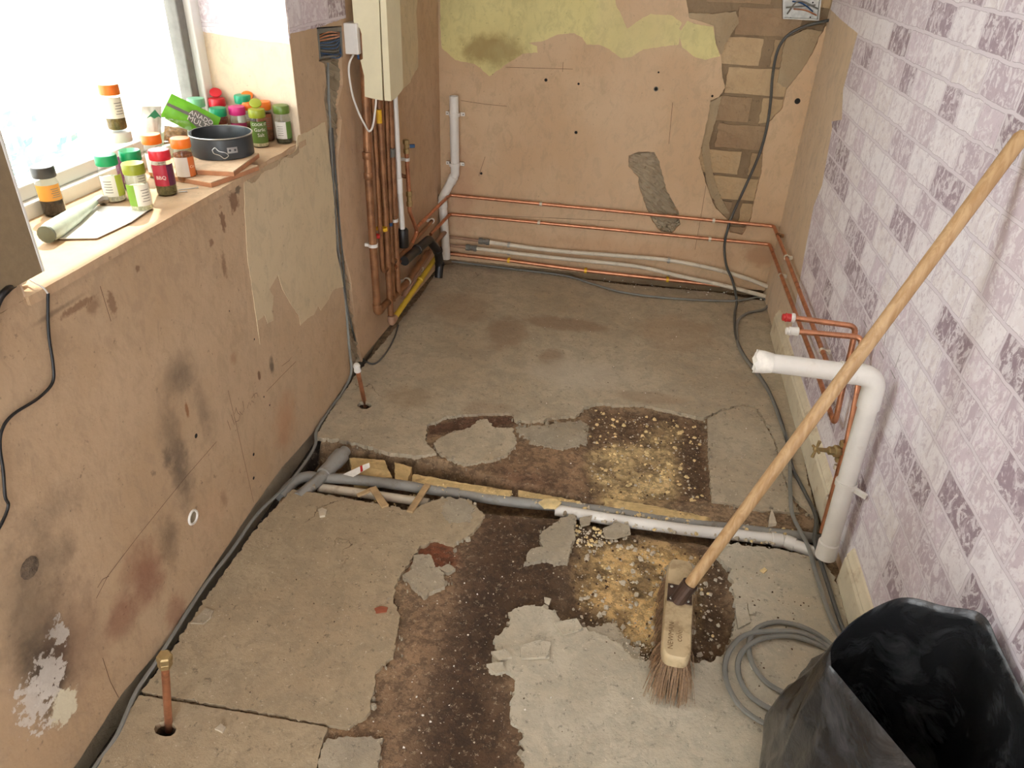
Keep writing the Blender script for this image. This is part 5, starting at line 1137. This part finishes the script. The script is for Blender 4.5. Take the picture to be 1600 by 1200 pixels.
# crumbs too small to tell apart
def crumbs(name, regions, mat, lab, seed):
    r_ = random.Random(seed); V = []; Fc = []
    for poly, cnt, s0, s1, z in regions:
        P = [uvF(p) for p in poly]; xs = [p[0] for p in P]; ys = [p[1] for p in P]; k = 0; tries = 0
        while k < cnt and tries < cnt*20:
            tries += 1; x_, y_ = r_.uniform(min(xs), max(xs)), r_.uniform(min(ys), max(ys)); ins = False
            for i in range(len(P)):
                (ax, ay), (bx, by) = P[i], P[(i+1) % len(P)]
                if (ay > y_) != (by > y_) and x_ < (bx-ax)*(y_-ay)/(by-ay)+ax: ins = not ins
            if not ins: continue
            k += 1; s = s0+(s1-s0)*r_.random()**2.5; b = len(V); a0 = r_.uniform(0, 6.28); n = r_.choice((4, 5))
            zz = z+s*.15
            ring = [(a0+2*math.pi*i/n+r_.uniform(-.3, .3), s*r_.uniform(.6, 1)) for i in range(n)]
            V += [Vector((x_+q*math.cos(a), y_+q*math.sin(a), zz)) for a, q in ring]+[Vector((x_+.6*q*math.cos(a), y_+.6*q*math.sin(a), zz+s*r_.uniform(.3, .8))) for a, q in ring]
            for i in range(n): j = (i+1) % n; Fc.append((b+i, b+j, b+n+j, b+n+i))
            Fc.append(tuple(range(b+n, b+2*n)))
    return tag(obj(name, (V, Fc), mat, loc=(0, 0, 0)), lab, 'rubble', kind='stuff')
SQ1 = [(925, 632), (1100, 655), (1110, 775), (915, 772)]; SQ2 = [(905, 820), (1105, 852), (1140, 905), (1130, 1020), (1000, 1012), (885, 962)]
TRR = [(810, 770), (1110, 808), (1240, 824), (1215, 848), (1000, 822), (880, 800)]
ALL = [(500, 1190), (700, 700), (820, 470), (1180, 490), (1240, 800), (1180, 1180)]
DK = [(752, 790), (890, 805), (880, 960), (800, 1050), (810, 1200), (560, 1200), (640, 950)]
crumbs('pale_crumbs', [(SQ1, 240, .002, .007, -.022), (SQ2, 380, .002, .011, -.022), (TRR, 300, .002, .011, -.012), (DK, 150, .001, .0035, -.011), ([(940, 985), (1100, 1030), (1030, 1045), (960, 1012)], 90, .002, .006, -.004), ([(890, 815), (960, 822), (930, 860), (895, 850)], 60, .003, .009, -.014)], M_chip, 'pale screed crumbs scattered over the exposed patches', 1)
crumbs('yellow_crumbs', [(SQ1, 240, .002, .012, -.022), (SQ2, 160, .002, .007, -.022), ([(890, 815), (945, 822), (930, 850), (895, 845)], 40, .004, .010, -.012), ([(650, 745), (900, 780), (900, 790), (650, 760)], 130, .001, .005, -.008), (TRR, 170, .002, .010, -.010), ([(500, 742), (640, 752), (700, 775), (640, 790), (500, 765)], 60, .002, .009, -.05)], M_chipy, 'crumbled yellow insulation scattered round the trench', 2)
crumbs('dark_crumbs', [(ALL, 260, .0008, .003, 0), ([(230, 1150), (450, 800), (600, 800), (560, 1100)], 70, .0008, .003, 0), (SQ2, 200, .002, .006, -.021), (SQ1, 130, .002, .006, -.021), ([(1180, 1150), (1290, 890), (1140, 870), (1150, 1000)], 80, .001, .004, 0)], M_chipd, 'dark grit scattered across the screed', 3)
crumbs('white_crumbs', [(ALL, 140, .0008, .0035, 0), ([(500, 1150), (640, 950), (740, 820), (780, 1000), (700, 1190)], 60, .001, .004, -.01), ([(820, 425), (1180, 455), (1195, 470), (1000, 452)], 60, .002, .007, 0)], M_paper, 'white specks of plaster scattered across the floor', 4)

_r = random.Random(11); V = []; Fc = []
for E_ in EDGES[1:]:
    for i in range(len(E_)):
        a, b = Vector(E_[i]), Vector(E_[(i+1) % len(E_)]); L = (b-a).length
        if a.y < .55 or a.y > 2.6 or b.x < XL+.12 or a.x > XR-.06: continue
        for k in range(int(L*70*_r.random())):
            p = a.lerp(b, _r.random())+Vector((_r.gauss(0, .009), _r.gauss(0, .009))); s_ = .002+.009*_r.random()**3; n = _r.choice((4, 5, 6)); a0 = _r.uniform(0, 6.28); o = len(V)
            rg = [(a0+2*math.pi*j/n, s_*_r.uniform(.55, 1)) for j in range(n)]; z0 = -.010; z1 = _r.uniform(-.004, .003)
            V += [Vector((p.x+q*math.cos(t), p.y+q*math.sin(t), z0)) for t, q in rg]+[Vector((p.x+.85*q*math.cos(t), p.y+.85*q*math.sin(t), z1+.2*s_*_r.random())) for t, q in rg]
            for j in range(n): Fc.append((o+j, o+(j+1) % n, o+n+(j+1) % n, o+n+j))
            Fc.append(tuple(range(o+n, o+2*n)))
tag(obj('screed_fragments', (V, Fc), M_scGrey, loc=(0, 0, 0)), 'broken screed fragments along the ragged edges of the screed', 'rubble', kind='stuff')

# ================================================================== broom
BZ = .085
f0, f1 = fl(1064, 884, BZ+.03), fl(1057, 1018, BZ+.03)
ax_ = (f1-f0); ax_.z = 0; BL_ = .305; ax_.normalize(); sd = Vector((0, 0, 1)).cross(ax_).normalized(); cen = (f0+f1)/2; cen.z = 0
brm = thing('broom', (cen.x, cen.y, 0), 'wooden yard broom with brown bristles leaning on the papered wall', 'broom')
M_block = simple('worn_broom_block', srgb(190, 170, 134), .6, 0, .14, 14, .15, (srgb(136, 112, 80), 18, .46, .7))
def onb(a, s, z): return cen+ax_*a+sd*s+Vector((0, 0, z))
out = []; hw, hl = .033, BL_/2
for i in range(28):
    t = 2*math.pi*i/28; ca, sa = math.cos(t), math.sin(t)
    out.append((hl*math.copysign(abs(ca)**.22, ca), hw*math.copysign(abs(sa)**.5, sa)))
V = []; Fc = []; n = len(out)
for z_, k in ((BZ, .96), (BZ+.004, 1), (BZ+.024, 1), (BZ+.031, .965), (BZ+.034, .90)):
    V += [onb(a-math.copysign(hw*(1-k), a), s*k, z_) for a, s in out]
for j in range(4):
    for i in range(n): Fc.append((j*n+i, j*n+(i+1) % n, (j+1)*n+(i+1) % n, (j+1)*n+i))
Fc += [tuple(range(n)), tuple(range(4*n, 5*n))]
blk = obj('block', (V, Fc), M_block, brm, 35)
ang = math.atan2(ax_.y, ax_.x)
def stamp(u0, s0): return lambda u, v: onb(u0-u, s0+v*1.0, BZ+.0346)
M_stamp = simple('stamped_letters', srgb(120, 96, 66), .8)
text_mesh('NEWMAN', .017, lambda u, v: onb(.095-u, -.014-v, BZ+.0346), M_stamp, 'stamp', blk)
text_mesh('cole', .020, lambda u, v: onb(.092-u, .004-v, BZ+.0346), M_stamp, 'stamp', blk)
h0 = fl(1068, 926, BZ+.055); hw1 = xr(1602, 206, .0165); dh = (hw1-h0).normalized(); end = hw1
base_a = (h0-cen).dot(ax_)-.012
M_brk = simple('brown_steel', srgb(84, 66, 56), .45, .5, .15, 30)
bk = obj('bracket', join(box(onb(base_a, 0, BZ+.0355), (.056, .058, .003), Matrix.Rotation(ang, 3, 'Z'), .001), lathe(h0-dh*.028, dh, [(.0185, 0), (.019, .058), (.0145, .058)], 18, True, False), box(onb(base_a, 0, BZ+.044), (.018, .016, .016), Matrix.Rotation(ang, 3, 'Z'), .002)), M_brk, brm)
for a, s in ((.019, .02), (.019, -.02), (-.019, .02), (-.019, -.02)): obj('screw', lathe(onb(base_a+a, s, BZ+.037), (0, 0, 1), [(.004, 0), (.003, .0015), (.001, .0018)], 10), M_steel, bk, True)
obj('handle', tube([h0-dh*.015, h0+dh*.04, h0.lerp(end, .5), end-dh*.01, end], [.0135, .0138, .0138, .0138, .009], 18), M_wood, brm, True)
V = []; Fc = []; rb = random.Random(5)
for i in range(2600):
    a = rb.uniform(-1, 1)*(hl-.012); s = rb.uniform(-1, 1)*(hw-.006); p0 = onb(a, s, BZ+.002)
    sp1 = .5*(s/hw)+.25*rb.gauss(0, 1); en = (a/hl)
    fa = (.070*max(0, en-.70)/.30+.012*max(0, -en-.8)/.2) + rb.gauss(0, .006)
    p2 = p0+sd*(.030*sp1*(1+.8*max(0, en-.6)))+ax_*fa; p2.z = rb.uniform(.001, .010)
    p1 = p0.lerp(p2, .5)+sd*(.006*sp1)+ax_*(fa*-.05)+Vector((0, 0, .004)); w_ = rb.uniform(.0009, .0014); k = len(V)
    d_ = Vector((rb.gauss(0, 1), rb.gauss(0, 1), 0)).normalized()*w_; e_ = Vector((-d_.y, d_.x, 0))
    for q, m_ in ((p0, 1), (p1, 1), (p2, .5)): V += [q+d_*m_, q-d_*.5*m_+e_*.87*m_, q-d_*.5*m_-e_*.87*m_]
    for j in range(2):
        for u in range(3): Fc.append((k+3*j+u, k+3*j+(u+1) % 3, k+3*j+3+(u+1) % 3, k+3*j+3+u))
o_ = obj('bristles', (V, Fc), simple('brown_bristles', srgb(140, 112, 84), .7, 0, .35, 200), brm); o_['kind'] = 'stuff'

# ================================================================== black bin bag
RIM = [((1297, 1042), .50), ((1300, 1008), .50), ((1340, 966), .50), ((1408, 935), .505), ((1475, 948), .515), ((1534, 961), .52), ((1562, 1012), .51), ((1600, 1088), .50), ((1650, 1170), .49), ((1660, 1260), .48), ((1590, 1330), .475), ((1500, 1290), .48), ((1432, 1204), .485), ((1362, 1120), .495)]
rim = spline([fl(*p, z) for p, z in RIM]+[fl(*RIM[0][0], RIM[0][1])], 7)[:-1]
n = len(rim); cb_ = Vector((.530, .815, 0))
V = []; lev = [(1-.06*j, 1+.06*math.sin(math.pi*min(1, .06*j*1.1))) for j in range(16)]+[(.05, .97), (.015, .9), (.0, .8)]
def bagpt(i, h, k, off):
    p = rim[i]; d = Vector((p.x-cb_.x, p.y-cb_.y)); a = math.atan2(d.y, d.x)
    r0 = .165+.012*math.sin(3*a+1); tb = Vector((math.cos(a)*r0, math.sin(a)*r0*1.15)); t_ = min(1, (1-h)*1.5)
    q = d*(1-t_)+tb*t_; q = q*k
    wr_ = (.012*nz(math.cos(a)*2.2+5, math.sin(a)*2.2, h*2.4)+.008*nz(math.cos(a)*6, math.sin(a)*6+3, h*5))*min(1, (1-h)*5)
    wr_ += .022*(abs(nz(math.cos(a)*3.1+h*2, math.sin(a)*3.1-h*1.5, 7.))-.18)*min(1, (1-h)*4)+.010*(abs(nz(math.cos(a)*7+h*6, math.sin(a)*7, h*4+2.))-.15)*min(1, (1-h)*4)
    l_ = q.length; q = q*((l_+wr_-off)/l_)
    x_ = min(cb_.x+q.x, XR-.022 if h < .3 else XR-.006); return Vector((x_, cb_.y+q.y, p.z*h+.002))
for h, k in lev:
    for i in range(n): V.append(bagpt(i, h, k, 0))
Fc = []
for j in range(len(lev)-1):
    for i in range(n): Fc.append((j*n+i, j*n+(i+1) % n, (j+1)*n+(i+1) % n, (j+1)*n+i))
Fc.append(tuple(range((len(lev)-1)*n, len(lev)*n)))
N = NT('black_polythene', .22)
N.color(N.mix(N.rng(N.noise(7, 6, .65, None, 1.5), .45, .7), (.016, .017, .018, 1), (.055, .058, .062, 1))); N.b.inputs['Specular IOR Level'].default_value = .55
N.bump(N.math('ADD', N.noise(16, 6, .6, None, 1.2), N.math('MULTIPLY', N.noise(60, 5, .6, None, .8), .35)), .3, .010)
bag = thing('bin_bag', (cb_.x, cb_.y, 0), 'large open black plastic bin bag standing by the papered wall', 'bag')
sk_ = obj('sack', (V, Fc), N.m, bag, 'all')
md_ = sk_.modifiers.new('thickness', 'SOLIDIFY'); md_.thickness = .0012; md_.offset = -1
